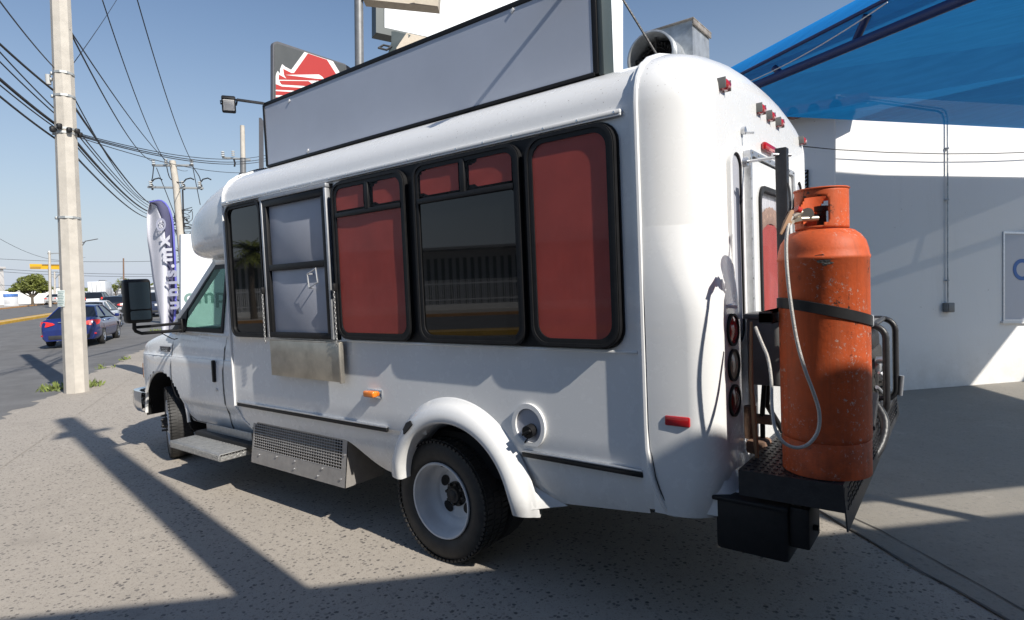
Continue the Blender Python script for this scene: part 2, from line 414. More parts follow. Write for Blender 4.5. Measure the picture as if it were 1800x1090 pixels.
# smooth concrete apron by the building, with two open joints
A0=V(-1.72,-.85,0); Ad=V(-.71,.704,0); An=V(-.704,-.71,0)
def ap(a,b,h=.003): p=A0+Ad*a+An*b; return V(p.x,p.y,h)
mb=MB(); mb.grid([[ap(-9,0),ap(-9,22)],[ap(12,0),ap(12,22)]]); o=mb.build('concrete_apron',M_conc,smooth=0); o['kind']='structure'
rr=random.Random(5)
for b0,wd in((.0,.006),(.155,.0045)):
    mb=MB(); rows=[]
    for i in range(120):
        a=-9+i*.18; b=b0+rr.uniform(-.012,.012); w_=wd*rr.uniform(.5,1.5); rows.append([ap(a,b-w_,.007),ap(a,b+w_,.007)])
    mb.grid(rows); o=mb.build('ground_joint',M_joint,smooth=0); o['kind']='structure'

def crack(pts,wd,name='ground_crack'):
    rr=random.Random(int(pts[0][0]*31+wd*9000)); rows=[]
    for i in range(len(pts)-1):
        a=V(*pts[i],0); b=V(*pts[i+1],0); n=max(2,int((b-a).length/.12)); nrm=V(-(b-a).y,(b-a).x,0).normalized()
        for k in range(n):
            p=a.lerp(b,k/n)+nrm*rr.uniform(-.03,.03); w_=wd*rr.uniform(.3,1.5); rows.append([p-nrm*w_+V(0,0,.0025),p+nrm*w_+V(0,0,.0025)])
    mb=MB(); mb.grid(rows); o=mb.build(name,M_joint,smooth=0); o['kind']='structure'
crack([(8.9,1.0),(6.9,1.6),(5.2,2.4),(3.2,2.75),(1.4,3.2)],.004)

# ================================================================== BUS
S=1.14
bus=thing('food_truck_bus','white shuttle bus food truck with grey roof sign, red covered windows and a rear rack','food truck',(1.2,0,0))
def skirt_z(x):
    if x>2.05: return .50+.13*min(1,(2.32-x)/.27) if x<2.32 else .5
    if x>.92: return .635
    if x>.5:
        t=(.92-x)/.42; return .635-.19*(t*t*(3-2*t))
    if x>.3: return .445
    if x>-.8: return .46+.05*(-(x)/.8 if x<0 else 0)
    return .505+.075*min(1,(-x-.8)/.65)
def roofprof(top=2.82,s=1.0):
    # (y,z) from rail to centre
    return [(1.14,2.44),(1.135,2.50),(1.115,2.555),(1.07,2.615),(1.0,2.665),(.88,2.715),(.7,2.76),(.45,2.80),(.2,2.818),(0,2.82)]
def sidey(z):
    if z>=.78: return S
    t=(.78-z)/.30; return S-.012-.075*t*t if z<.765 else S-.006*(.78-z)/.015
ARC=(-.185,.44,.47)  # wheel arch centre x,z and radius
XB0,XB1=-1.372,2.32
def side_rows(x):
    zb=skirt_z(x); low=[zb+(.76-zb)*(i/8) for i in range(9)]
    zs=[.765,.78]+[.78+(2.44-.78)*(i/14) for i in range(1,15)]
    P=[V(x,sidey(zb)-.05,zb+.004),V(x,sidey(zb)-.018,zb+.0)]+[V(x,sidey(z),z) for z in low]+[V(x,sidey(z),z) for z in zs]
    P+=[V(x,y,z) for y,z in roofprof()[1:]]
    return P
def mirror(P): return [V(p.x,-p.y,p.z) for p in P]
xs=[XB0+(XB1-XB0)*i/150 for i in range(151)]
mb=MB(); rows=[side_rows(x) for x in xs]
for sgn in (1,-1):
    rw=rows if sgn==1 else [mirror(r) for r in rows]
    n=len(rw[0]); base=len(mb.v); mb.v+=[tuple(q) for r in rw for q in r]
    for i in range(len(rw)-1):
        for j in range(n-1):
            c=(rw[i][j]+rw[i+1][j+1])/2
            if c.z<.78 and c.x>2.325-.24*((.78-c.z)/.28)**1.7: continue
            if c.z<1.2 and abs(c.y)>.9 and (c.x-ARC[0])**2+(c.z-ARC[1])**2<ARC[2]**2: continue
            mb.f.append((base+i*n+j,base+i*n+j+1,base+(i+1)*n+j+1,base+(i+1)*n+j))
body=mb.build('body_shell',M_paint,bus)
def halfarch(mb,x,z,r,y0,y1):
    mb.grid([[V(x+r*math.cos(a),y,z+r*math.sin(a)) for y in(y0,y1)] for a in [math.pi*i/20 for i in range(21)]])
# inner dark tub under the floor, wheel wells
mb=MB(); mb.box((.5,0,.66),(3.7,2.0,.24)); 
halfarch(mb,-.185,.44,.49,.21,1.08); halfarch(mb,-.185,.44,.49,-1.08,-.21)
mb.box((1.6,0,.42),(5.2,.8,.12)); mb.box((-.22,0,.37),(.14,1.5,.14)); mb.box((4.15,0,.34),(.12,1.3,.12))
mb.rbox((-.98,-.25,.50),(.62,1.1,.26),.05); mb.rbox((1.3,-.6,.46),(1.6,.5,.24),.04); mb.cyl((-1.6,-.7,.42),(1.5,-.72,.42),.04); mb.rbox((.75,.25,.50),(.5,.9,.24),.03); mb.build('chassis',M_black,bus)
# roof rail (drip moulding) and rear bead / front bead
mb=MB(); mb.rbox(((XB0+XB1)/2+.02,S+.012,2.432),(XB1-XB0-.06,.03,.022),.006); mb.rbox(((XB0+XB1)/2+.02,S+.016,2.418),(XB1-XB0-.06,.014,.012),.004)
mb.build('drip_rail',M_paint,bus)
mb=MB()
for k in range(19): x=XB0+.08+k*.195; mb.cyl((x,S+.026,2.430),(x,S+.031,2.430),.006,n=8)
mb.build('rail_screws',M_alu,bus,kind='stuff')
mb=MB(); mb.tube([V(2.32,1.146,2.43)]+[V(2.32,y+.006,z+.004) for y,z in roofprof()[1:]],.012,6)
mb.tube([V(2.33,1.144,z) for z in (2.43,2.0,1.4,1.0,.75)]+[V(2.265,1.108,.63),V(2.19,1.075,.56),V(2.10,1.05,.51)],.011,6)
mb.build('front_bead',M_paint,bus)
# side belt seam + rub rail
mb=MB(); mb.rbox((.45,S+.004,1.335),(3.62,.008,.014),.003); mb.build('belt_trim',M_paint,bus)
for x0,x1 in((.40,2.27),(-1.37,-.68)):
    mb=MB(); mb.rbox(((x0+x1)/2,S+.010,.770),(x1-x0,.020,.026),.004); mb.build('rub_rail',M_black,bus)
    mb=MB(); mb.rbox(((x0+x1)/2,S+.011,.789),(x1-x0,.022,.010),.003); mb.build('rub_rail_edge',M_alu,bus)
# ---- rear cap
def capsec(x):
    R_=.26; t=max(0,-1.40-x); d=R_-math.sqrt(max(0,R_*R_-min(t,R_)**2))
    yo=1.155-d; zt=2.835-d*.9; zbot=.575+.05*min(1,t/.26)
    P=[V(x,yo-.10,zbot),V(x,yo-.035,zbot+.03)]
    for i in range(1,10): 
        z=zbot+.03+(.78-zbot-.03)*i/9; P.append(V(x,yo-.085*((.80-z)/.3)**2 if z<.8 else yo,z))
    for i in range(1,15): P.append(V(x,yo,.78+(2.40-.78)*i/14))
    for y,z in roofprof()[0:]:
        P.append(V(x,yo*(y/1.14),2.44+.012+(z-2.44)*((zt-2.452)/.383)))
    return P
cx=[-1.365,-1.39,-1.42,-1.46,-1.50,-1.54,-1.575,-1.60,-1.62,-1.64,-1.65,-1.657,-1.66]
mb=MB(); rows=[capsec(x) for x in cx]; mb.grid(rows); mb.grid([mirror(r) for r in rows])
e=rows[-1]; em=mirror(e)
mb.grid([[a,b] for a,b in zip(e,em)])
mb.build('rear_cap',M_paint,bus,smooth=40)
mb=MB(); s0=capsec(-1.395); mb.tube([V(-1.395-(.09*((.95-q.z)/.37)**2 if q.z<.95 else 0),q.y+.004 if q.z<2.5 else q.y,q.z+(.004 if q.z>2.5 else 0)) for q in s0],.011,6); mb.build('cap_seam_bead',M_paint,bus)
mb=MB(); mb.tube([V(-1.412-(.09*((.95-q.z)/.37)**2 if q.z<.95 else 0),q.y+.0005,q.z) for q in s0[:14]],.0022,5); mb.build('cap_seam_gap',M_black,bus)
# lower corner bulges carrying the tail lamps, and the step bumper
for sg in (1,-1):
    def outl(p,z):
        P=[]
        for k in range(9):
            th=R(90*k/8); P.append((-1.40-.26*math.sin(th),.895+.26*math.cos(th)))
        P+=[(-1.66,.83),(-1.66,.78),(-1.66,.74),(-1.66,.71)]
        Q=[]
        for k in range(9):
            th=R(90*k/8); Q.append((-1.565-.15*math.sin(th) if k else -1.41,1.010+.15*math.cos(th)))
        Q+=[(-1.716,.90),(-1.714,.79),(-1.70,.755),(-1.655,.735)]
        lo=.02*max(0,(.95-z)/.3)
        return [V(a[0]+(c_[0]-a[0])*p-lo*.4,sg*(a[1]+(c_[1]-a[1])*p+.003-lo*1.1),z) for a,c_ in zip(P,Q)]
    zz=[(.60,.55),(.66,.75),(.74,.92),(.84,1),(1.0,1),(1.2,1),(1.4,1),(1.47,.985),(1.53,.93),(1.59,.80),(1.66,.58),(1.74,.34),(1.82,.14),(1.90,0)]
    mb=MB(); mb.grid([outl(p,z) for z,p in zz]); mb.build('lamp_corner',M_paint,bus,smooth=60)
    # flared scoop below
    mb=MB(); rows=[]
    for i in range(9):
        t=i/8; z=.90-.28*t; xo=-1.69-.12*t**1.6; rows.append([V(-1.55,sg*1.09,z),V(xo+.08,sg*(1.09-.005*t),z),V(xo+.02,sg*(1.05),z),V(xo,sg*.97,z),V(xo,sg*(.80+.10*(1-t)),z),V(-1.60,sg*(.72+.10*(1-t)),z)])
    mb.grid(rows); mb.build('corner_scoop',M_paint,bus,smooth=60)
mb=MB(); mb.rbox((-1.72,0,.655),(.26,2.06,.13),.035,seg=3); mb.build('rear_step_bumper',M_paint,bus,smooth=50)
# drip lip over the lamps
for sg in(1,-1):
    mb=MB(); mb.prism([V(-1.69,sg*.80,1.535),V(-1.66,sg*1.05,1.535),V(-1.745,sg*.93,1.520)],V(0,0,.014)); mb.build('lamp_lip',M_paint,bus)
# tail lamps
for sg in (1,-1):
    for z,m in ((1.425,M_red),(1.265,M_clear),(1.105,M_reddk)):
        c=V(-1.718,sg*.925,z); nrm=V(-.999,sg*.035,0).normalized(); tz=V(0,0,1); ty=nrm.cross(tz).normalized()
        def el(a,b,o,n=28): return [c+ty*(a*math.cos(2*math.pi*k/n))+tz*(b*math.sin(2*math.pi*k/n))+nrm*o for k in range(n)]
        mb=MB(); mb.ring(el(.070,.073,-.03),el(.058,.063,-.03),nrm*.040); fr=mb.build('tail_lamp',M_black,bus)
        mb=MB(); rows=[el(.060*k,.065*k,.004+.012*(1-k*k)) for k in(1,.75,.5,.25,.02)]
        mb.grid([r+[r[0]] for r in rows]); mb.build('lens',m,fr)
# high marker lights along the rear roof edge
def marker(c,name='marker_lamp'):
    mb=MB(); mb.rbox(c+V(.012,0,-.015),(.014,.066,.085),.004); mb.rbox(c+V(-.012,.037,0),(.05,.006,.05),.002); mb.rbox(c+V(-.012,-.037,0),(.05,.006,.05),.002); br=mb.build(name,M_elbox,bus)
    mb=MB(); mb.lathe([(0.001,-.033),(.022,-.033),(.026,-.025),(.026,.025),(.022,.033),(.001,.033)],c+V(-.016,0,0),'y',18); mb.build('lens',M_red,br)
for y,z in ((.80,2.55),(.20,2.56),(0,2.56),(-.20,2.56),(-.80,2.55)): marker(V(-1.675+.02,y,z))
mb=MB(); mb.rbox((-1.675,0.02,2.37),(.03,.30,.045),.015); mb.build('high_brake_lamp',M_red,bus)
mb=MB(); mb.cyl((-1.66,.51,2.39),(-1.68,.51,2.39),.02); mb.cyl((-1.67,.51,2.38),(-1.72,.51,2.37),.006,n=6); mb.build('cap_hook',M_alu,bus)
# rear door and narrow side windows
def rr(cx_,cz,wd,h,r,n=6):
    P=[]
    for sx,sz,a0 in((1,1,0),(-1,1,90),(-1,-1,180),(1,-1,270)):
        for k in range(n+1):
            a=R(a0+90*k/n); P.append((cx_+sx*(wd/2-r)+r*math.cos(a),cz+sz*(h/2-r)+r*math.sin(a)))
    return P
def ypl(P,x): return [V(x,a,b) for a,b in P]
XR=-1.662
mb=MB(); mb.ring(ypl(rr(.02,1.48,.955,1.635,.02),XR),ypl(rr(.02,1.48,.90,1.58,.02),XR),V(-.035,0,0)); mb.build('rear_door_frame',M_alu,bus)
mb=MB(); mb.ring(ypl(rr(.02,1.48,.88,1.56,.03),XR),ypl(rr(.02,1.62,.60,1.02,.09),XR),V(-.022,0,0)); dr=mb.build('rear_door',M_paint,bus)
mb=MB(); mb.ring(ypl(rr(.02,1.62,.62,1.04,.09),XR),ypl(rr(.02,1.62,.57,.99,.08),XR),V(-.034,0,0)); mb.build('window_seal',M_black,dr)
mb=MB(); mb.prism(ypl(rr(.02,1.62,.59,1.01,.08),XR-.013),V(-.004,0,0)); mb.build('window_pane',M_pane,dr)
mb=MB(); 
rows=[]
for i in range(13):
    z=1.12+i*.07; rows.append([V(XR-.003-.004*math.sin(j*1.9+i*.3),.02-.29+.58*j/16,z-(.02*math.sin(j*.9) if i==12 else 0)) for j in range(17)])
mb.grid(rows); mb.build('window_curtain',M_pink,dr)
mb=MB(); rows=[]
for j in range(17):
    y=.02-.27+.54*j/16; zc=1.93+.09*math.sin(math.pi*j/16); rows.append([V(XR-.005,y,zc-.07),V(XR-.011-.004*(j%2),y,zc-.02),V(XR-.006,y,zc+.02+.008*(j%2))])
mb.grid(rows); mb.build('curtain_ruffle',M_beige,dr)
mb=MB()
for k in range(16): mb.cyl((XR-.034,.505,.75+k*.1),(XR-.04,.505,.75+k*.1),.006,n=6)
for k in range(9): mb.cyl((XR-.034,-.42+k*.11,2.285),(XR-.04,-.42+k*.11,2.285),.006,n=6)
mb.build('door_rivets',M_galv,dr,kind='stuff')
for yc in(.66,-.66):
    mb=MB(); mb.ring(ypl(rr(yc,1.80,.21,.98,.095),XR+.004),ypl(rr(yc,1.80,.15,.92,.07),XR+.004),V(-.022,0,0)); wf=mb.build('rear_side_window',M_paint,bus)
    mb=MB(); mb.prism(ypl(rr(yc,1.80,.155,.925,.07),XR-.001),V(-.004,0,0)); mb.build('pane',M_greyp,wf)
    mb=MB(); mb.ring(ypl(rr(yc,1.80,.155,.925,.07),XR-.001),ypl(rr(yc,1.80,.135,.905,.06),XR-.001),V(-.012,0,0)); mb.build('seal',M_black,wf)
# electric box and pipes by the door
mb=MB(); mb.rbox((-1.79,.60,1.30),(.15,.20,.32),.008); eb=mb.build('electrical_box',M_elbox,bus)
mb=MB(); mb.rbox((-1.792,.60,1.47),(.18,.23,.022),.004); mb.build('lid',M_elbox,eb)
mb=MB(); mb.tube([V(-1.77,.56,1.14),V(-1.76,.55,1.02),V(-1.78,.50,.95),V(-1.80,.42,.86)],.014); mb.tube([V(-1.77,.62,1.14),V(-1.76,.63,1.0),V(-1.75,.60,.80)],.012); mb.build('conduit',M_black,eb)
mb=MB(); mb.cyl((-1.70,.62,1.02),(-1.70,.62,.86),.03); mb.cyl((-1.70,.62,.96),(-1.80,.62,.96),.025); mb.rbox((-1.74,.63,.83),(.1,.12,.07),.02); mb.build('drain_fitting',M_rust,bus)
# ---- front cap over the cab
def fsec(t):
    u_=t; x=2.30+1.58*u_; k1=max(0,1-u_**2.5)**.42
    hw=1.142*k1; zt=2.20+.615*max(0,1-u_**1.35)**.80; zb=1.975+.15*u_**3
    P=[]; zsh=zb+(zt-zb)*.62
    for k in range(29):
        a=-math.pi/2+math.pi*k/28; ca,sa=math.cos(a),math.sin(a)
        e=.22+.2*u_
        y=hw*abs(ca)**e if sa<0 else hw*abs(ca)**(.50)
        zm=zb+(zt-zb)*.45
        z=zm+((zt-zm) if sa>0 else (zm-zb))*math.copysign(abs(sa)**(.85 if sa>0 else .42),sa)
        P.append(V(x,y,z))
    return P
mb=MB(); ts=[0,.06,.12,.2,.28,.36,.44,.52,.6,.68,.75,.81,.86,.90,.935,.96,.98,.992,.999]
rows=[fsec(t) for t in ts]; mb.grid(rows); mb.grid([mirror(r) for r in rows]); 
mb.build('front_cap',M_paint,bus,smooth=60)
# bulkhead side return between cab and body
mb=MB(); mb.prism([V(2.322,1.135,.80),V(2.322,1.135,2.44),V(2.322,.9,2.70),V(2.322,0,2.81),V(2.322,-.9,2.70),V(2.322,-1.135,2.44),V(2.322,-1.135,.80)],V(-.02,0,0)); mb.build('bulkhead',M_paint,bus)

# ---- side windows (left side)
def sp(P,y): return [V(a,y,b) for a,b in P]
def wall_win(x0,x1,z0,z1,r): return rr((x0+x1)/2,(z0+z1)/2,x1-x0,z1-z0,r)
mb=MB(); 
mb.prism(sp(wall_win(-1.30,.83,1.345,2.405,.10),S+.001),V(0,.010,0)); wb=mb.build('window_surround',M_trim,bus)
def frame(name,x0,x1,z0,z1,r,t,dep=.036,parent=bus,m=M_black,y=S+.003):
    mb=MB(); mb.ring(sp(wall_win(x0,x1,z0,z1,r),y),sp(wall_win(x0+t,x1-t,z0+t,z1-t,max(.01,r-t*.6)),y),V(0,dep,0))
    mb.ring(sp(wall_win(x0+.004,x1-.004,z0+.004,z1-.004,r),y+dep),sp(wall_win(x0+t*.45,x1-t*.45,z0+t*.45,z1-t*.45,max(.01,r-t*.3)),y+dep),V(0,.007,0))
    return mb.build(name,m,parent)
def pane(name,x0,x1,z0,z1,r,m,parent,y=S+.018):
    mb=MB(); mb.prism(sp(wall_win(x0,x1,z0,z1,r),y),V(0,.004,0)); return mb.build(name,m,parent)
def crumple(name,x0,x1,z0,z1,par,y=S+.030,amp=.0,cut=0,m=M_redp):
    # vinyl sheet with slightly irregular outline
    rnd=random.Random(hash((round(x0,2),round(z0,2)))%999); n=10; rows=[]
    for i in range(n+1):
        row=[]
        for j in range(n+1):
            a=i/n; b=j/n; x=x0+(x1-x0)*a; z=z0+(z1-z0)*b
            if cut and a>.86 and b>.84: x-=cut*.5; z-=cut*.5
            if cut and a>.8 and b<.1: z+=cut*.8*(a-.8)*5
            row.append(V(x,y+amp*math.sin(7*a+3*b)*math.sin(5*b),z))
        rows.append(row)
    mb=MB(); mb.grid(rows); o=mb.build(name,m,par); return o
# W5 rear single
f5=frame('side_window',-1.292,-.79,1.352,2.40,.10,.042); crumple('red_cover',-1.26,-.815,1.385,2.37,f5); pane('pane',-1.26,-.82,1.385,2.37,.07,M_pane,f5,S+.034)
# W4
f4=frame('side_window',-.755,.03,1.352,2.395,.085,.042)
pane('dark_pane',-.72,-.0,1.385,2.17,.06,M_dkglass,f4,S+.026)
mb=MB(); mb.rbox((-.36,S+.028,2.175),(.71,.032,.032),.006); mb.rbox((-.365,S+.028,2.275),(.034,.032,.19),.006); mb.build('transom_bar',M_black,f4)
crumple('red_cover',-.33,-.03,2.205,2.36,f4,S+.031,.0015,.03); crumple('red_cover',-.70,-.41,2.205,2.355,f4,S+.031,.0015,.05)
pane('upper_pane',-.71,-.02,2.195,2.36,.03,M_pane,f4,S+.034)
pane('backing',-.715,-.01,2.19,2.365,.03,M_black,f4,S+.006)
# W3
f3=frame('side_window',.10,.815,1.352,2.39,.085,.042)
crumple('red_cover',.135,.775,1.395,2.165,f3,amp=.002); pane('pane',.135,.78,1.385,2.17,.05,M_pane,f3,S+.034)
mb=MB(); mb.rbox((.457,S+.028,2.175),(.64,.032,.032),.006); mb.rbox((.45,S+.028,2.265),(.034,.032,.18),.006); mb.build('transom_bar',M_black,f3)
crumple('red_cover',.49,.77,2.205,2.345,f3,S+.031,.0015); crumple('red_cover',.14,.395,2.205,2.345,f3,S+.031,.0015,.03)
pane('upper_pane',.14,.775,2.195,2.35,.03,M_pane,f3,S+.034)
pane('backing',.135,.78,2.19,2.355,.03,M_black,f3,S+.006)
# W1 front dark
f1=frame('side_window',1.70,2.235,1.338,2.40,.075,.035); pane('dark_pane',1.73,2.205,1.37,2.37,.05,M_dkglass,f1)
# service hatch W2
mb=MB(); mb.prism(sp([(.84,1.34),(1.72,1.34),(1.72,2.40),(.84,2.40)],S+.001),V(0,.012,0)); mb.build('hatch_backing',M_trim,bus)
def bar(mb,x0,x1,z0,z1,y0,y1,b=.003): mb.rbox(((x0+x1)/2,(y0+y1)/2,(z0+z1)/2),(abs(x1-x0),abs(y1-y0),abs(z1-z0)),b)
mb=MB(); bar(mb,.862,.885,1.345,2.395,S+.012,S+.050); bar(mb,1.66,1.683,1.345,2.395,S+.012,S+.050); bar(mb,.855,1.69,2.375,2.402,S+.012,S+.052); 
hf=mb.build('hatch_track',mat('dull_aluminium',(.40,.41,.43),.5,.6,var=.1,vscale=20),bus)
mb=MB(); bar(mb,.89,1.655,2.325,2.372,S+.014,S+.046); bar(mb,.89,1.655,1.345,1.385,S+.014,S+.046); bar(mb,.89,.925,1.385,2.325,S+.014,S+.046); bar(mb,1.61,1.655,1.385,2.325,S+.014,S+.046); bar(mb,.925,1.61,1.845,1.89,S+.014,S+.046); sw=mb.build('serving_window',M_black,bus)
mb=MB(); bar(mb,.925,1.61,1.89,2.325,S+.013,S+.020); mb.build('panel',M_greyp,sw); mb=MB(); bar(mb,.925,1.61,1.385,1.845,S+.013,S+.026); mb.build('panel',M_greyp,sw)
mb=MB(); 
pts=[V(1.08,S+.03,1.80),V(1.08,S+.075,1.80),V(.98,S+.075,1.835),V(.965,S+.075,1.74),V(1.07,S+.075,1.705),V(1.08,S+.03,1.70)]
mb.tube(pts,.006,6); mb.tube([pts[1],pts[4]],.006,6); mb.build('handle',M_alu,sw)
# hinged stainless shelf hanging folded down + chains
mb=MB(); mb.rbox((1.215,S+.045,1.19),(.87,.022,.265),.004); mb.rbox((.785,S+.052,1.19),(.016,.036,.275),.003); mb.rbox((1.215,S+.04,1.325),(.87,.03,.014),.003); sh=mb.build('serving_shelf',M_stain,bus)
for x in(.80,1.69):
    mb=MB(); 
    for k in range(22):
        z=1.68-k*.0175; a=.010
        loop=[V(x+(a*.55 if k%2 else 0)*math.cos(t)+0,S+.068+(0 if k%2 else a*.55)*math.cos(t),z+a*1.15*math.sin(t)) for t in [i*math.pi/4 for i in range(8)]]
        mb.tube(loop,.0028,5,closed=True)
    mb.build('shelf_chain',M_chain,sh)
for x in(.80,1.69):
    mb=MB(); mb.rbox((x,S+.06,1.70),(.02,.03,.05),.004); mb.build('chain_hook',M_black,sh)
# side markers
mb=MB(); mb.rbox((.515,S+.006,.997),(.145,.012,.055),.004); mk=mb.build('side_marker_lamp',M_chrome,bus)
mb=MB(); mb.rbox((.53,S+.03,.997),(.105,.042,.042),.012,seg=3); mb.build('lens',M_amber,mk)
mb=MB(); mb.rbox((-1.545,1.14,1.04),(.135,.012,.06),.004); mk=mb.build('side_marker_lamp',M_alu,bus)
mb=MB(); mb.rbox((-1.545,1.155,1.04),(.115,.026,.046),.008); mb.build('lens',M_red,mk)
# fuel filler
def fshape(c,r,flat,n=30,y=0): 
    P=[]
    for k in range(n):
        a=2*math.pi*k/n; z=r*1.12*math.sin(a); x=r*math.cos(a); P.append((c[0]+x,c[1]+max(z,-flat)))
    return P
c=(-.725,.925)
mb=MB(); mb.ring(sp(fshape(c,.106,.105),S-.002),sp(fshape(c,.083,.085),S-.002),V(0,.018,0)); ff=mb.build('fuel_filler',M_paint,bus)
mb=MB(); mb.prism(sp(fshape(c,.085,.087),S+.0015),V(0,.0015,0)); mb.build('filler_dish',M_greyp,ff)
mb=MB(); mb.cyl((-.74,S+.0,.905),(-.74,S+.045,.90),.034,n=18); mb.rbox((-.74,S+.05,.90),(.06,.02,.014),.004,rot=Matrix.Rotation(.5,3,'Y')); mb.tube([V(-.735,S+.02,.875),V(-.71,S+.03,.84),V(-.70,S+.012,.835)],.004,5); mb.build('filler_cap',M_black,ff)
# rear wheel flare (left and right)
def flare(sg):
    mb=MB(); rows=[]
    ax,az=ARC[0]+.005,.44
    for i in range(49):
        dg=6+174*i/48; a=R(dg)
        ca,sa=math.cos(a),math.sin(a)
        ell=lambda rx,rz,y: V(ax+.945*rx*ca,sg*y,az+rz*sa)
        k=min(1,.45+.55*math.sin(math.pi*min(.5,min(dg+4,186-dg)/50.0))); wb=.02*max(0,1-dg/30)+.03*max(0,1-(182-dg)/30)
        P_=S+.0
        rows.append([ell(.455,.44,S-.30),ell(.455,.44,P_+.050*k),ell(.462,.447,P_+.068*k),ell(.475,.46,P_+.080*k),ell(.50,.487,P_+.080*k),ell(.535,.525,P_+.072*k),ell(.562+wb*.3,.556,P_+.046*k),ell(.574+wb*.6,.570,P_+.014),ell(.585+wb*.8,.582,P_+.009),ell(.592+wb,.592,P_-.004)])
    mb.grid(rows)
    for q in(rows[0],rows[-1]): mb.add(q,[tuple(range(len(q)))])
    fl=mb.build('wheel_flare',M_paint,bus,smooth=50)
    if sg>0:
        E_=lambda dg,r,y: V(ax+.945*r*math.cos(R(dg)),y,az+r*.99*math.sin(R(dg)))
        mb=MB(); P=[E_(44,.505,S+.078),E_(50,.498,S+.082),E_(56,.505,S+.078),E_(55,.535,S+.068),E_(50,.545,S+.064),E_(45,.533,S+.068)]
        mb.prism(P,V(0,.012,.004)); mb.build('flare_light_base',M_black,fl)
    # fairing web that runs from the rear of the flare into the body side
    mb=MB(); rows=[]
    for i in range(13):
        t=i/12; dg=176-46*t; p=V(ax+.945*.562*math.cos(R(dg)),sg*(S+.042-.02*t),az+.556*math.sin(R(dg)))
        q_=V(-.90,sg*(S-.035),.505).lerp(V(-.52,sg*(S+.004),.885),t)+V(.075*math.sin(math.pi*t),0,-.045*math.sin(math.pi*t))
        if q_.z<.765: q_.y=sg*(sidey(max(.5,q_.z))+.004)
        rows.append([p+V(0,-sg*.006,0)]+[p.lerp(q_,k)-V(0,sg*.012*math.sin(math.pi*k),0) for k in(.33,.66)]+[q_])
    mb.grid(rows); mb.build('flare_web',M_paint,bus,smooth=60)
flare(1); flare(-1)
# ---- wheels
def wheel(name,loc,steer,dual,side):
    rot=Matrix.Rotation(steer+(0 if side>0 else math.pi),3,'Z'); L=Vector(loc)
    def place(mb):
        mb.v=[tuple(rot@Vector(v)+L) for v in mb.v]; return mb
    tw=.205
    def tyre_prof(y0):
        return [(.225,y0-.075),(.24,y0-.09),(.28,y0-.103),(.325,y0-.105),(.352,y0-.095),(.366,y0-.078),(.37,y0-.04),(.37,y0),(.37,y0+.04),(.366,y0+.078),(.352,y0+.095),(.325,y0+.105),(.28,y0+.103),(.24,y0+.09),(.225,y0+.075)]
    mb=MB(); mb.lathe(tyre_prof(-.105),(0,0,0),'y',64)
    if dual: mb.lathe(tyre_prof(-.105-.25),(0,0,0),'y',48)
    # tread lugs
    for y in(-.17,-.105,-.04):
        for k in range(70):
            a=2*math.pi*(k+(.5 if y==-.105 else 0))/70
            mb.box((.371*math.cos(a),y,.371*math.sin(a)),(.007,.050,.026),Matrix.Rotation(-a,3,'Y'))
    for y in(-.003,-.207):
        for k in range(70):
            a=2*math.pi*k/70; mb.box((.362*math.cos(a),y,.362*math.sin(a)),(.014,.010,.020),Matrix.Rotation(-a,3,'Y'))
    root=place(mb).build(name,M_tyre,bus,smooth=30)
    mb=MB()
    if dual: pr=[(.232,-.018),(.236,-.012),(.232,-.004),(.222,-.006),(.214,-.03),(.206,-.05),(.202,-.10),(.185,-.125),(.165,-.132),(.156,-.146),(.148,-.155),(.06,-.160),(.001,-.160)]
    else: pr=[(.232,-.018),(.236,-.012),(.232,-.004),(.222,-.006),(.212,-.03),(.205,-.055),(.195,-.075),(.17,-.075),(.14,-.045),(.12,-.012),(.10,.0),(.05,.0),(.001,.0)]
    mb.lathe(pr,(0,0,0),'y',48); place(mb).build('rim',M_rim,root,smooth=40)
    yd=-.155 if dual else -.06
    for k in range(4):
        mb=MB(); a=R(38+90*k); c=V(.116*math.cos(a),0,.116*math.sin(a)) if dual else V(.165*math.cos(a),0,.165*math.sin(a)); tx=V(-math.sin(a),0,math.cos(a)); tr=V(math.cos(a),0,math.sin(a))
        P=[c+tx*((.040 if dual else .036)*math.cos(t))+tr*((.030 if dual else .014)*math.sin(t))+V(0,yd+.002+(0 if dual else -.01),0) for t in [i*math.pi/9 for i in range(18)]]
        mb.prism(P,V(0,.003,0)); place(mb).build('hand_hole',M_black,root)
    mb=MB()
    if dual:
        mb.cyl((0,-.165,0),(0,-.115,0),.052,.048,20); mb.cyl((0,-.115,0),(0,-.105,0),.036,.026,16); mb.cyl((0,-.16,0),(0,-.150,0),.078,n=24)
        for k in range(8): a=R(45*k+10); mb.cyl((.066*math.cos(a),-.152,.066*math.sin(a)),(.066*math.cos(a),-.128,.066*math.sin(a)),.010,n=6)
    else:
        mb.cyl((0,0,0),(0,.05,0),.06,.05,18)
        for k in range(8): a=R(45*k+10); mb.cyl((.082*math.cos(a),-.005,.082*math.sin(a)),(.082*math.cos(a),.055,.082*math.sin(a)),.013,.009,7)
    place(mb).build('hub',M_hub,root)
wheel('rear_wheel',(.0,1.115,.372),0,True,1); wheel('rear_wheel',(.0,-1.115,.372),0,True,-1)
wheel('front_wheel',(4.13,.96,.372),R(-19),False,1); wheel('front_wheel',(4.13,-.94,.372),R(-19),False,-1)

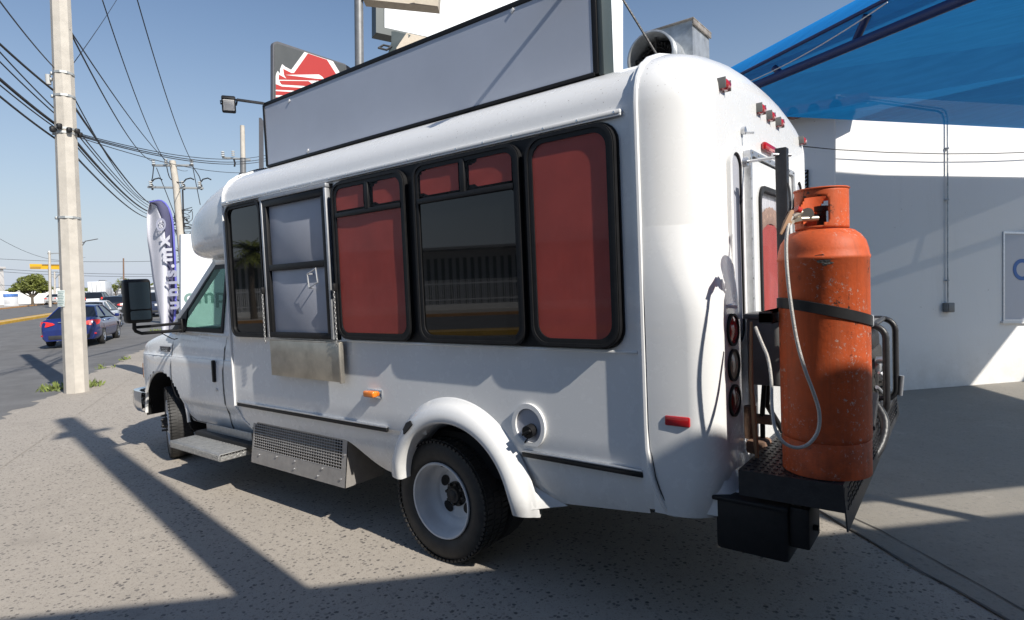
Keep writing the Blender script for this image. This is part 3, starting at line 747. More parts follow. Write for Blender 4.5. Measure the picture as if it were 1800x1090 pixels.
# ---- cab ------------------------------------------------------------
CA=(4.10,.40,.505)
def hood_z(x):
    if x<3.80: return 1.345
    pts=[(3.80,1.345),(4.0,1.33),(4.3,1.275),(4.6,1.205),(4.8,1.13),(4.93,1.03),(5.0,.93)]
    for (a,b),(c_,d) in zip(pts,pts[1:]):
        if a<=x<=c_: return b+(d-b)*(x-a)/(c_-a)
    return pts[-1][1]
def cab_hw(x):
    if x<4.2: return 1.0
    t=min(1,(x-4.2)/.86); return 1.0*(1-.42*t**3.2)
def cab_bot(x):
    if x<3.7: return .445
    if x<4.6: return .47
    return .56
def cab_row(x):
    hw=cab_hw(x); zb=cab_bot(x); zt=hood_z(x); P=[]
    n=26
    for i in range(n+1):
        z=zb+(zt-.05-zb)*i/n
        k=0
        if z<.62: k=-.030-.05*((.62-z)/.2)**2
        elif z<.66: k=-.030*(1-(z-.62)/.04)
        elif z>1.09: k=-.012-.05*((z-1.09)/.26)**1.5
        else: k=.010*math.sin(math.pi*(z-.66)/.43)
        P.append(V(x,hw+k-.0,z))
    yl=P[-1].y
    P+=[V(x,yl-.015,zt-.018),V(x,yl-.05,zt),V(x,yl*.75,zt+(.02 if x>3.9 else 0)),V(x,yl*.4,zt+(.03 if x>3.9 else 0)),V(x,0,zt+(.032 if x>3.9 else 0))]
    return P
xs=[2.325+i*(5.0-2.325)/108 for i in range(109)]
rows=[cab_row(x) for x in xs]
def cab_faces(keep):
    mb=MB()
    for sg in(1,-1):
        rw=rows if sg>0 else [mirror(r) for r in rows]; n=len(rw[0]); base=len(mb.v); mb.v+=[tuple(q) for r in rw for q in r]
        for i in range(len(rw)-1):
            for j in range(n-1):
                c_=(rw[i][j]+rw[i+1][j+1])/2
                if abs(c_.y)>.5 and (c_.x-CA[0])**2+((c_.z-CA[1])*.96)**2<CA[2]**2: continue
                if abs(c_.y)<.0: continue
                if j>=n-3 and c_.x<3.72: continue
                if not keep(c_,sg): continue
                mb.f.append((base+i*n+j,base+i*n+j+1,base+(i+1)*n+j+1,base+(i+1)*n+j))
    if keep(V(5,0,.8),1): # nose
        mb.grid([[a,V(a.x,-a.y,a.z)] for a in rows[-1]])
    return mb
door=lambda c_: 2.78<c_.x<3.83 and c_.z<1.36
cabo=cab_faces(lambda c_,sg: not(sg>0 and door(c_) and c_.y>.9)).build('cab_body',M_paint,bus)
dpart=cab_faces(lambda c_,sg: sg>0 and door(c_) and c_.y>.88 and c_.x<4.5).build('cab_door',M_paint,bus)
dpart.location.y+=.003
def cabs(x,z,o=.006):
    r=cab_row(x); 
    for a,b in zip(r,r[1:]):
        if a.z<=z<=b.z: t=(z-a.z)/max(1e-6,b.z-a.z); return V(x,a.y+(b.y-a.y)*t+o,z)
    return V(x,r[0].y+o,z)
# door shut lines
mb=MB(); mb.tube([cabs(3.83,z,.0035) for z in (1.33,1.2,1.1,1.0,.9,.8)]+[cabs(3.78,.7,.0035),cabs(3.68,.6,.004),cabs(3.58,.50,.005),cabs(3.5,.455,.006)],.005,5)
mb.tube([cabs(2.78,z,.0035) for z in (1.34,1.2,1.1,1.0,.9,.8,.7,.6,.5,.45)],.005,5); mb.build('door_gap',M_black,bus)
mb=MB(); mb.tube([cabs(x,.455,.004) for x in (2.8,3.1,3.5)],.004,5); mb.build('door_gap',M_black,bus)
mb=MB(); mb.tube([cabs(2.34+i*.1,1.088,.0) for i in range(25)],.0055,5); mb.build('body_crease',M_paint,bus)
mb=MB(); mb.rbox(cabs(2.92,.99,.012),(.035,.03,.20),.008); mb.build('door_handle',M_black,dpart)
mb=MB(); mb.cyl(cabs(2.90,.82,-.002),cabs(2.90,.82,.010),.014,n=12); mb.build('door_lock',M_alu,dpart)
# upper cab: pillars, roof, windscreen, door window
def bark(mb,a,b,w_,t): 
    a=Vector(a); b=Vector(b); ax=(b-a); L=ax.length; q=ax.to_track_quat('X','Z').to_matrix(); mb.rbox((a+b)/2,(L,t,w_),.015,rot=q)
mb=MB()
for sg in(1,-1):
    A=V(3.85,sg*.955,1.335); B=V(3.02,sg*.865,1.985)
    bark(mb,A,B,.085,.07)
    bark(mb,V(3.08,sg*.868,1.99),V(2.30,sg*.865,2.0),.075,.06)
    mb.prism([V(2.31,sg*.985,1.30),V(2.80,sg*.975,1.30),V(2.76,sg*.885,1.98),V(2.31,sg*.885,1.98)],V(0,-sg*.05,0))
    mb.prism([V(2.31,sg*.985,1.30),V(3.86,sg*.972,1.345),V(3.86,sg*.95,1.36),V(2.31,sg*.965,1.36)],V(0,-sg*.05,0))
mb.rbox((2.70,0,2.0),(.82,1.70,.05),.02); bark(mb,V(3.84,-.95,1.335),V(3.84,.95,1.335),.05,.06)
mb.build('cab_pillars',M_paint,bus)
mb=MB(); g=[V(3.84,.93,1.35),V(3.04,.83,1.98),V(3.04,-.83,1.98),V(3.84,-.93,1.35)]; mb.prism(g,V(.004,0,.004)); mb.build('windscreen',M_cabglass,bus)
for sg in(1,-1):
    W0=[V(3.74,sg*.975,1.36),V(2.80,sg*.972,1.345),V(2.78,sg*.893,1.95),V(3.03,sg*.888,1.955)]
    cen=sum(W0,V(0,0,0))/4
    O=[cen+(q-cen)*1.03 for q in W0]; I=[cen+(q-cen)*.90 for q in W0]
    mb=MB(); mb.ring(O,I,V(0,sg*.012,0)); mb.prism([V(3.80,sg*.982,1.35),V(3.50,sg*.982,1.35),V(3.50,sg*.945,1.57)],V(0,sg*.014,0)); fr=mb.build('door_window',M_black,bus)
    mb=MB(); mb.prism([q+V(0,sg*.004,0) for q in I],V(0,sg*.003,0)); mb.build('pane',M_cabglass,fr)
# interior: dashboard, steering wheel, seats
mb=MB(); mb.rbox((3.55,0,1.22),(.5,1.75,.22),.06); mb.box((3.0,0,1.0),(1.3,1.8,.04)); mb.build('dashboard',M_trim,bus)
mb=MB(); cst=V(3.28,.45,1.36); ax=V(-.75,0,.66).normalized(); t1=V(0,1,0); t2=ax.cross(t1)
mb.tube([cst+t1*(.19*math.cos(a))+t2*(.19*math.sin(a)) for a in [i*math.pi/12 for i in range(24)]],.016,7,closed=True); mb.cyl(cst,cst-ax*.3,.03); mb.tube([cst-t1*.18,cst-ax*.03,cst+t1*.18],.014); mb.build('steering_wheel',M_trim,bus)
for y in(.45,-.45):
    mb=MB(); mb.rbox((2.72,y,1.0),(.5,.5,.15),.05); mb.rbox((2.50,y,1.36),(.13,.48,.68),.05); mb.rbox((2.47,y,1.78),(.09,.26,.18),.03); mb.build('cab_seat',M_elbox,bus)
# inner fender liner, mud guard behind the front wheel
mb=MB(); halfarch(mb,4.10,.40,.52,.50,.965); mb.box((3.6,.75,.62),(.02,.42,.5)); mb.box((4.1,.50,.6),(1.0,.02,.9)); mb.build('wheel_liner',M_black,bus); mb=MB(); halfarch(mb,4.10,.40,.52,-.965,-.50); mb.build('wheel_liner',M_black,bus)
mb=MB(); mb.tube([V(CA[0]+CA[2]*math.cos(a),.988 if math.sin(a)>.45 else .972,CA[1]+CA[2]/.96*math.sin(a)) for a in [R(4+172*i/24) for i in range(25)]],.017,7); mb.build('arch_lip',M_paint,bus)
mb=MB(); mb.prism([V(3.66,.95,.80),V(3.60,.965,.40),V(3.58,.90,.28),V(3.60,.62,.28),V(3.66,.62,.80)],V(.02,0,0)); mb.build('splash_guard',M_black,bus)
# headlamp, grille, chrome bumper, badge
for sg in(1,-1):
    mb=MB(); mb.rbox((4.985,sg*.62,.86),(.07,.30,.20),.025); hl=mb.build('headlight',M_clear,bus)
    mb=MB(); mb.rbox((4.93,sg*.80,.86),(.10,.10,.19),.02); mb.build('indicator',M_amber,hl)
mb=MB(); mb.rbox((5.0,0,.87),(.04,.9,.26),.01); gr=mb.build('grille',M_black,bus)
mb=MB(); 
for k in range(4): mb.rbox((5.022,0,.77+k*.065),(.012,.88,.018),.004)
mb.build('grille_bar',M_chrome,gr)
mb=MB(); rows_=[]
for i in range(25):
    s_=-1+2*i/24; y=1.02*math.sin(s_*math.pi/2)/1.0; x=5.07-.42*abs(s_)**7-.06*s_*s_
    rows_.append([V(x-.10,y*.97,.66),V(x-.02,y,.665),V(x,y,.64),V(x+.012,y,.56),V(x,y,.48),V(x-.03,y*.99,.445),V(x-.11,y*.96,.44)])
mb.grid(rows_)
mb.build('front_bumper',M_chrome,bus,smooth=50)
def text_obj(name,body,size,M,mat_,parent,ext=.003,align='CENTER',sx=1,bold=0):
    cu=bpy.data.curves.new(name,'FONT'); cu.body=body; cu.size=size; cu.extrude=ext; cu.align_x=align; cu.align_y='CENTER'; cu.offset=bold
    to=bpy.data.objects.new(name,cu); COL.objects.link(to)
    dg=bpy.context.evaluated_depsgraph_get(); me=bpy.data.meshes.new_from_object(to.evaluated_get(dg)); bpy.data.objects.remove(to)
    me.transform(M); me.materials.clear(); me.materials.append(mat_)
    o=bpy.data.objects.new(name,me); COL.objects.link(o)
    if parent is not None:
        o.parent=parent
        if parent.get('_w'): o.location=-Vector(parent.location)
    return o
def basis_m(o,x,y):
    x=Vector(x).normalized(); y=(Vector(y)-x*Vector(y).dot(x)).normalized(); z=x.cross(y)
    return Matrix(((x.x,y.x,z.x,o[0]),(x.y,y.y,z.y,o[1]),(x.z,y.z,z.z,o[2]),(0,0,0,1)))
bc=cabs(3.99,1.155,.004)
mb=MB(); mb.rbox(bc,(.22,.012,.055),.004,rot=Matrix.Rotation(-.18,3,'X')); bd=mb.build('model_badge',M_dkpole,bus)
text_obj('badge_text','E350',.062,basis_m(bc+V(.0,.008,0),(-1,0,0),(0,-.18,1)),M_chrome,bd,.002,bold=.0012)
# mirror on twin tube arms
mc=V(3.43,1.405,1.66)
mb=MB(); q=Matrix.Rotation(R(-6),3,'Z')
mb.rbox(mc+V(.05,0,0),(.13,.215,.40),.03,rot=q,seg=3); mr=mb.build('side_mirror',M_black,bus,smooth=50)
def mrow(z0,z1): return [mc+q@V(-.0185,a,b) for a,b in rr(0,(z0+z1)/2,.165,z1-z0,.015)]
M_mirror=mat('mirror_glass',(.20,.27,.31),.22,1)
mb=MB(); mb.prism(mrow(-.075,.17),V(-.004,0,0)); mb.build('mirror_glass',M_mirror,mr); mb=MB(); mb.prism(mrow(-.17,-.088),V(-.004,0,0)); mb.build('mirror_glass',M_mirror,mr)
mb=MB(); a=mc+V(.04,.04,-.20)
mb.tube([a,a+V(.01,-.0,-.05),V(3.49,1.43,1.385),V(3.50,1.38,1.36),V(3.56,1.05,1.355),V(3.56,.97,1.36)],.016,8); mb.tube([a+V(0,0,0),V(3.48,1.44,1.42),V(3.50,1.30,1.42),V(3.56,1.0,1.425)],.014,8)
mb.rbox((3.58,.985,1.40),(.08,.05,.14),.012); mb.tube([V(3.52,1.2,1.345),V(3.6,1.08,1.28),V(3.68,1.02,1.265),V(3.70,.985,1.27)],.005,5); mb.build('mirror_arm',M_black,mr)
# cab step of diamond plate
mb=MB(); mb.rbox((2.735,1.175,.375),(.92,.30,.022),.003); mb.rbox((2.735,1.322,.355),(.92,.012,.058),.003); mb.rbox((2.281,1.175,.355),(.012,.30,.058),.003); mb.rbox((3.189,1.175,.355),(.012,.30,.058),.003); mb.rbox((2.70,1.03,.43),(.80,.012,.13),.003)
st=mb.build('cab_step',M_diam,bus)
mb=MB(); 
for i in range(34):
    for j in range(3): 
        s_=1 if (i+j)%2 else -1; mb.box((2.30+i*.026,1.3295,.337+j*.017),(.018,.003,.005),Matrix.Rotation(s_*.6,3,'Y'))
    for j in range(10):
        s_=1 if (i+j)%2 else -1; mb.box((2.30+i*.026,1.045+j*.027,.387),(.018,.006,.003),Matrix.Rotation(s_*.7,3,'Z'))
for i in range(11):
    for j in range(3):
        s_=1 if (i+j)%2 else -1; mb.box((2.2735,1.045+i*.026,.337+j*.017),(.003,.018,.005),Matrix.Rotation(s_*.6,3,'X'))
mb.build('tread_pattern',M_diam,st,kind='stuff')
mb=MB(); mb.rbox((2.6,.85,.40),(1.2,.5,.05),.01); mb.build('step_bracket',M_black,st)
# generator / condenser vent box low on the side
X0,X1,Z0,Z1=.88,2.12,.305,.635
mb=MB()
fy=1.105; sl=-.05
def vp(x,z,o=0): return V(x,fy+o+sl*(.635-z)/.33*(-1.0)*0+ (0.045*(.635-z)/.33),z)
mb.prism([vp(X0,Z0),vp(X1,Z0),vp(X1,Z0+.115),vp(X0,Z0+.115)],V(0,-.006,0))
mb.prism([vp(X0,Z1-.012),vp(X1,Z1-.012),vp(X1,Z1),vp(X0,Z1)],V(0,-.006,0))
mb.prism([vp(X0,Z0+.115),vp(X0+.055,Z0+.115),vp(X0+.055,Z1-.012),vp(X0,Z1-.012)],V(0,-.006,0)); mb.prism([vp(X1-.025,Z0+.115),vp(X1,Z0+.115),vp(X1,Z1-.012),vp(X1-.025,Z1-.012)],V(0,-.006,0))
mb.prism([vp(X0,Z0),vp(X0,Z1),V(X0,.80,Z1),V(X0,.80,Z0)],V(.005,0,0)); mb.prism([vp(X1,Z0),vp(X1,Z1),V(X1,.80,Z1),V(X1,.80,Z0)],V(-.005,0,0))
vb=mb.build('vent_box',M_gboard,bus)
mb=MB()
n=38
for i in range(n+1): x=X0+.055+(X1-.025-X0-.055)*i/n; bark_=(vp(x,Z0+.11,-.004),vp(x,Z1-.01,-.004)); mb.cyl(bark_[0],bark_[1],.0035,n=5)
for i in range(10): z=Z0+.118+i*.0205; mb.cyl(vp(X0+.05,z,-.002),vp(X1-.02,z,-.002),.0035,n=5)
mb.build('grille_mesh',M_gboard,vb,kind='stuff')
mb=MB(); mb.box(((X0+X1)/2+.06,1.05,.53),(.95,.02,.17)); mb.build('radiator_core',M_elbox,vb)
mb=MB(); mb.box(((X0+X1)/2,.90,.47),(1.2,.02,.33)); mb.build('vent_back',M_black,vb)
mb=MB(); 
for x,z in((.93,.36),(1.15,.40),(1.5,.345),(.90,.53),(1.2,.34),(1.75,.40),(1.5,.40),(2.0,.38)): mb.cyl(vp(x,z,0),vp(x,z,.008),.008,n=8)
mb.build('screw',M_alu,vb)

# ---- roof sign
Y=.86; sb=thing('sign_tmp','t','t') ; bpy.data.objects.remove(sb); ROOTS.pop()
SX0,SX1,SZ0,SZ1=-1.055,2.03,2.725,3.225
tilt=.0
mb=MB(); 
t_=.018
mb.rbox(((SX0+SX1)/2,Y,SZ1),(SX1-SX0,.09,.03),.004); mb.rbox(((SX0+SX1)/2,Y,SZ0),(SX1-SX0,.09,.02),.004); mb.rbox((SX1,Y,(SZ0+SZ1)/2),(.03,.09,SZ1-SZ0),.004); mb.rbox((SX0-.005,Y-.0,(SZ0+SZ1)/2),(.03,.085,SZ1-SZ0),.004)
rs=mb.build('roof_sign',M_trim,bus)
mb=MB(); mb.prism([V(SX0+.01,Y+.036,SZ0+.008),V(SX1-.012,Y+.036,SZ0+.008),V(SX1-.012,Y+.036,SZ1-.012),V(SX0+.01,Y+.036,SZ1-.012)],V(0,.004,0)); mb.build('sign_face',M_signface,rs)
for x,z in((-.55,SZ1-.03),(1.66,SZ1-.05),(1.45,SZ0+.03)):
    mb=MB(); mb.rbox((x,Y+.044,z),(.028,.006,.018),.002,rot=Matrix.Rotation(.6,3,'Y')); mb.build('sign_clip',M_signwh,rs)
mb=MB(); mb.box(((SX0+SX1)/2,Y-.03,(SZ0+SZ1)/2),(SX1-SX0-.03,.01,SZ1-SZ0-.03)); mb.build('sign_back',M_elbox,rs)
mb=MB(); mb.rbox((SX0-.035,Y-.02,(SZ0+SZ1)/2+.02),(.03,.11,SZ1-SZ0+.06),.004); mb.build('sign_end_plate',M_dkgreen,rs)
mb=MB(); mb.tube([V(SX0-.03,Y-.1,SZ1+.02),V(-1.27,.52,2.80)],.006,5); mb.tube([V(1.6,Y-.03,3.1),V(1.5,.1,2.83)],.012,5); mb.tube([V(0,Y-.03,3.1),V(0,.1,2.83)],.012,5); mb.build('sign_stay',M_steelblk,rs)
def flood(x):
    mb=MB(); mb.tube([V(x,Y,SZ1+.0),V(x+.03,Y+.05,SZ1+.012),V(x+.15,Y+.20,SZ1+.035)],.012,6); arm=mb.build('floodlight_arm',M_steelblk,rs)
    c_=V(x+.19,Y+.25,SZ1-.005); rt=Matrix.Rotation(R(62),3,'Z')@Matrix.Rotation(R(38),3,'X')
    mb=MB(); mb.rbox(c_,(.105,.15,.04),.012,rot=rt); mb.rbox(c_+rt@V(0,0,.03),(.08,.09,.03),.006,rot=rt); 
    for k in range(7): mb.box(c_+rt@V(-.036+k*.012,0,.046),(.004,.08,.02),rt)
    pe=V(x+.15,Y+.20,SZ1+.035); mb.tube([pe,c_+rt@V(.062,-.01,.05),c_+rt@V(.055,0,0)],.007,5); mb.tube([pe,c_+rt@V(-.062,-.01,.05),c_+rt@V(-.055,0,0)],.007,5)
    h=mb.build('floodlight',M_trim,rs)
    mb=MB(); mb.rbox(c_+rt@V(0,.01,-.021),(.082,.10,.004),.001,rot=rt); mb.build('floodlight_lens',M_signwh,rs)
flood(2.0); flood(-1.0)
# ---- extractor fan on the roof
fc=V(-1.0,-.05,3.02)
mb=MB(); 
mb.prism([V(-1.20,-.40,2.78),V(-1.20,-.10,2.78),V(-1.20,-.10,3.27),V(-1.20,-.40,3.27)],V(.31,0,0))
vh=mb.build('extractor_fan',M_galv,bus)
mb=MB(); mb.rbox((-1.045,-.25,3.275),(.34,.33,.010),.003); mb.rbox((-1.208,-.25,3.255),(.012,.32,.03),.002); mb.build('fan_cap_flange',mat('weathered_galvanised',(.30,.27,.24),.6,.3,var=.4,vscale=18),vh)
mb=MB(); 
c0=V(-1.0,-.10,3.045); 
mb.lathe([(.15,0),(.15,.13),(.156,.134),(.156,.145),(.15,.15),(.15,.19),(.156,.196),(.15,.20),(.144,.20),(.144,0)],c0,'y',40); mb.build('duct_ring',M_galv,vh)
mb=MB(); mb.lathe([(.001,.01),(.146,.01)],c0,'y',32); mb.build('duct_back',M_black,vh)
mb=MB(); mb.cyl(c0+V(0,.02,0),c0+V(0,.13,0),.028); mb.tube([c0+V(-.14,.10,0),c0+V(.14,.10,.02)],.010); mb.tube([c0+V(0,.10,-.14),c0+V(0,.10,.14)],.008)
for k in range(26): a=2*math.pi*k/26; mb.box(c0+V(.10*math.cos(a),.06,.10*math.sin(a)),(.032,.07,.004),Matrix.Rotation(-a+.6,3,'Y'))
mb.lathe([(.075,.10),(.079,.107),(.075,.114)],c0,'y',28); mb.build('fan_wheel',M_hub,vh)

# ---- rear rack
PZ=.835
mb=MB(); mb.prism([V(-1.78,1.09,PZ),V(-2.17,1.09,PZ),V(-2.17,-.95,PZ),V(-1.78,-.95,PZ)],V(0,0,.008))
mb.prism([V(-1.78,1.09,PZ),V(-2.18,1.09,PZ),V(-2.18,1.09,PZ-.10),V(-1.78,1.09,PZ-.10)],V(0,-.006,0))
rk=mb.build('rear_rack',M_steelblk,bus)
mb=MB(); mb.prism([V(-2.17,1.095,PZ+.012),V(-2.185,1.095,PZ-.17),V(-2.185,-.95,PZ-.12),V(-2.17,-.95,PZ+.012)],V(-.006,0,0))
for i in range(60):
    for j in range(4): mb.box((-2.188,1.06-i*.032,PZ-.085+j*.026),(.004,.02,.006),Matrix.Rotation((.6 if (i+j)%2 else -.6),3,'X'))
mb.build('rack_lip',M_steelblk,rk)
mb=MB(); 
for i in range(13):
    for j in range(40): mb.box((-1.80-i*.028,1.06-j*.045,PZ+.0095),(.016,.008,.003),Matrix.Rotation((.7 if (i+j)%2 else -.7),3,'Z'))
mb.build('rack_tread',M_steelblk,rk,kind='stuff')
pt=V(-1.885,.66,.71)
for y,zt_ in((.655,2.245),(-.55,1.85)):
    mb=MB(); mb.rbox((-1.88,y,(zt_+.845)/2),(.05,.05,zt_-.845),.004); mb.build('rack_post',M_steelblk,rk)
mb=MB(); mb.cyl((-1.91,.62,2.215),(-1.85,.70,2.215),.008); mb.cyl((-1.88,.62,2.215),(-1.70,.56,2.225),.008,n=8); mb.cyl((-1.70,.56,2.225),(-1.655,.56,2.225),.022,.03,10); mb.build('post_stay',M_alu,rk)
mb=MB(); mb.ring([V(-1.86,.62,1.46),V(-1.86,1.02,1.46),V(-1.86,1.02,1.51),V(-1.86,.62,1.51)],[V(-1.86,.63,1.466),V(-1.86,1.02,1.466),V(-1.86,1.02,1.504),V(-1.86,.63,1.504)],V(-.05,0,0)); mb.ring([V(-1.86,1.0,1.46),V(-1.91,1.0,1.46),V(-1.91,1.0,1.51),V(-1.86,1.0,1.51)],[V(-1.864,1.0,1.464),V(-1.906,1.0,1.464),V(-1.906,1.0,1.506),V(-1.864,1.0,1.506)],V(0,-.36,0)); mb.build('rack_arm',M_steelblk,rk)
mb=MB(); mb.rbox((-1.825,.98,.595),(.30,.22,.235),.02); mb.rbox((-2.01,.97,.63),(.08,.20,.17),.01); mb.cyl((-2.04,1.0,.62),(-2.07,1.0,.62),.012,n=8); mb.rbox((-1.82,.985,.705),(.31,.23,.02),.006); mb.build('battery_box',M_black,rk)
mb=MB(); mb.tube([V(-1.80,.92,1.46),V(-1.79,.91,1.2),V(-1.80,.90,.95),V(-1.80,.86,.72)],[.006,.010,.012,.006],6); mb.build('ratchet_strap',M_tape,rk)
mb=MB(); mb.rbox((-2.13,.62,1.10),(.02,.03,.62),.004); 
for k in range(24): mb.box((-2.142,.62,.82+k*.024),(.006,.03,.010))
mb.rbox((-2.12,.50,.80),(.05,.02,.16),.01); mb.build('orange_upright',M_or,rk)
mb=MB(); mb.rbox((-2.14,.48,.95),(.03,.05,.20),.008); mb.rbox((-2.20,.40,1.0),(.03,.035,.20),.006,rot=Matrix.Rotation(R(48),3,'X')); mb.build('angle_bracket',M_steelblk,rk)

# ================================================================== GAS CYLINDER
cy=V(-2.085,.905,PZ+.012)
gc=thing('gas_cylinder','tall scuffed orange gas cylinder strapped upright on the rear rack','gas cylinder',cy)
mb=MB(); rc=.169; h0,h1=.12,1.065
mb.lathe([(rc-.01,0.0),(rc-.002,.0),(rc-.002,.135),(rc-.006,.14),(rc,.15),(rc,.16),(rc,.868),(rc+.003,.871),(rc+.003,.883),(rc,.886),(rc-.003,.91),(rc-.012,.942),(rc-.03,.968),(rc-.052,.986),(rc-.09,.998),(rc-.12,1.003),(.001,1.006)],cy,'z',56)
mb.build('tank_body',M_or,gc,smooth=50)
# collar with a hand opening on the camera side
mb=MB(); n=72; rcol=.100; zc0,zc1=.995,1.155
va=math.atan2(CAM.y-cy.y,CAM.x-cy.x)
zs=[zc0+(zc1-zc0)*i/14 for i in range(15)]
def hole(a,z):
    d=(a-va+math.pi)%(2*math.pi)-math.pi
    def inr(d0,wd,zlo,zhi): 
        e=abs(d-d0)/wd; f=abs(z-(zlo+zhi)/2)/((zhi-zlo)/2); return e**4+f**4<1
    return inr(-.28,.56,zc0+.015,zc1-.035) or inr(2.7,.45,zc0+.02,zc1-.03)
for ro,ri in((rcol,rcol-.005),):
    vs=[]
    for i in range(n):
        a=2*math.pi*i/n
        for z in zs: vs.append(V(cy.x+ro*math.cos(a),cy.y+ro*math.sin(a),cy.z+z))
    k=len(zs); fs=[]
    for i in range(n):
        for j in range(k-1):
            if hole(2*math.pi*(i+.5)/n,(zs[j]+zs[j+1])/2): continue
            fs.append((i*k+j,((i+1)%n)*k+j,((i+1)%n)*k+j+1,i*k+j+1))
    mb.add(vs,fs)
cl=mb.build('collar',M_or,gc,smooth=50); md=cl.modifiers.new('thick','SOLIDIFY'); md.thickness=.006
mb=MB(); mb.lathe([(rcol+.002,zc1-.004),(rcol+.005,zc1),(rcol+.002,zc1+.004),(rcol-.004,zc1+.004),(rcol-.006,zc1),(rcol-.004,zc1-.004)],cy,'z',40,closed=True); mb.build('collar_rim',M_or,gc)
mb=MB(); vb0=cy+V(0,0,1.0); mb.cyl(vb0,vb0+V(0,0,.07),.018); mb.cyl(vb0+V(0,0,.07),vb0+V(0,0,.09),.028,n=10); 
f_=(CAM-cy); f_.z=0; f_.normalize(); lf=-V(CR.x,CR.y,0).normalized()
mb.cyl(vb0+V(0,0,.045),vb0+V(0,0,.045)+lf*.07+f_*.05,.012); mb.build('valve',M_hub,gc)
rg=vb0+V(0,0,.055)+lf*.055+f_*.082
mb=MB(); mb.cyl(rg-f_*.012,rg+f_*.008,.023,n=18); mb.cyl(rg+V(0,0,-.02)-lf*.04,rg+V(0,0,-.02)+lf*.05,.011); mb.cyl(rg+lf*.03+V(0,0,-.02),rg+lf*.06+V(0,0,-.025),.016,n=6); rgo=mb.build('regulator',M_brass,gc)
mb=MB(); mb.cyl(rg+lf*.030+f_*.004+V(0,0,.012),rg+lf*.045+f_*.010+V(0,0,.022),.013,n=14); mb.build('red_knob',M_redplast,rgo)
rnd=random.Random(6); pc=at(1448,457,2.275)-cy; a0=math.atan2(pc.y,pc.x); mb=MB()
for k in range(15):
    a=a0+rnd.gauss(0,.055); z=pc.z+rnd.gauss(0,.010); n=7; ra=rnd.uniform(.006,.02)/rc; rz_=rnd.uniform(.003,.008)
    P=[V(cy.x+(rc+.0012)*math.cos(a+ra*math.cos(t)*rnd.uniform(.6,1.2)),cy.y+(rc+.0012)*math.sin(a+ra*math.cos(t)),cy.z+z+rz_*math.sin(t)*rnd.uniform(.5,1.3)) for t in [2*math.pi*i/n for i in range(n)]]
    mb.add(P,[tuple(range(n))])
mb.build('scuff_mark',M_hub,gc,smooth=0,kind='stuff')
# hose (a thing of its own)
hp=[(1410,373,2.40),(1396,378,2.37),(1386,395,2.33),(1382,430,2.31),(1384,480,2.29),(1391,540,2.275),(1401,600,2.27),(1415,650,2.265),(1430,690,2.265),(1440,725,2.265),(1438,757,2.265),(1422,780,2.265),(1400,787,2.27),(1378,778,2.28),(1363,755,2.30),(1357,715,2.34),(1356,670,2.38),(1350,630,2.42),(1338,600,2.46),(1328,575,2.50)]
def smooth_path(P,k=4):
    out=[]
    for i in range(len(P)-1):
        p0=P[max(0,i-1)];p1=P[i];p2=P[i+1];p3=P[min(len(P)-1,i+2)]
        for j in range(k):
            t=j/k; out.append(.5*((2*p1)+(p2-p0)*t+(2*p0-5*p1+4*p2-p3)*t*t+(3*p1-p0-3*p2+p3)*t*t*t))
    out.append(P[-1]); return out
hb=at(*hp[10]); hs=thing('gas_hose','braided grey gas hose looping down the front of the orange cylinder','hose',hb)
mb=MB(); mb.tube(smooth_path([at(*q) for q in hp]),.0068,8); mb.build('hose_line',M_hose,hs)
mb=MB(); pa=at(1412,372,2.40); pb=at(1392,382,2.36); mb.cyl(pa,pb,.012,n=8); mb.build('hose_fitting',M_brass,hs)
mb=MB(); mb.tube(smooth_path([at(*q) for q in ((1405,338,2.5),(1397,350,2.52),(1394,368,2.52),(1384,375,2.5),(1381,384,2.48))]),.006,6); mb.tube(smooth_path([at(*q) for q in ((1384,322,2.62),(1388,340,2.6),(1389,365,2.55),(1384,385,2.5))]),.006,6); mb.build('cable_end',M_wire,hs)
mb=MB(); mb.tube([at(1392,372,2.38),at(1384,392,2.34),at(1372,412,2.33)],[.010,.016,.005],6); mb.build('tape_wrap',M_tape,hs)
# strap
sb=thing('cylinder_strap','black webbing strap round the orange cylinder','strap',cy+V(0,0,.655))
mb=MB(); rt=-lf
rows_=[]
for i in range(49):
    a=2*math.pi*i/48; d=V(math.cos(a),math.sin(a),0); s_=d.dot(rt); z=.655-.045*s_
    rows_.append([cy+d*(rc+.003)+V(0,0,z-.022),cy+d*(rc+.007)+V(0,0,z-.02),cy+d*(rc+.007)+V(0,0,z+.02),cy+d*(rc+.003)+V(0,0,z+.022)])
mb.grid(rows_); mb.build('webbing',M_black,sb)
mb=MB(); mb.rbox(cy+rt*(rc+.02)+V(0,0,.61),(.03,.05,.05),.006); mb.build('buckle',M_alu,sb)

# ================================================================== GENERATOR
g0=at(1548,725,3.05); GB=V(-2.06,-.30,PZ+.008)
gn=thing('generator','black open frame petrol generator behind the orange cylinder','generator',GB)
gx0,gx1=-2.205,-1.78
ya,yb=-.10,-.60
ZB,ZT=.87,1.365
def loop(y,x0,x1,z0,z1,r=.07): return [V(a,y,b) for a,b in rr((x0+x1)/2,(z0+z1)/2,x1-x0,z1-z0,r,5)]
mb=MB(); mb.tube(loop(ya,gx0,gx1,ZB,ZT),.017,10,closed=True); mb.tube(loop(yb,gx0,gx1,ZB,ZT),.017,10,closed=True)
for x in(gx0+.06,gx1-.06):
    mb.cyl((x,ya,ZB),(x,yb,ZB),.014); mb.cyl((x,ya,ZT),(x,yb,ZT),.014)
    for y in(ya,yb): mb.cyl((x,y,ZB),(x,y,PZ+.008),.02)
mb.cyl((gx0,ya,ZB+.1),(gx1,ya,ZB+.1),.012)
mb.build('tube_frame',M_steelblk,gn)
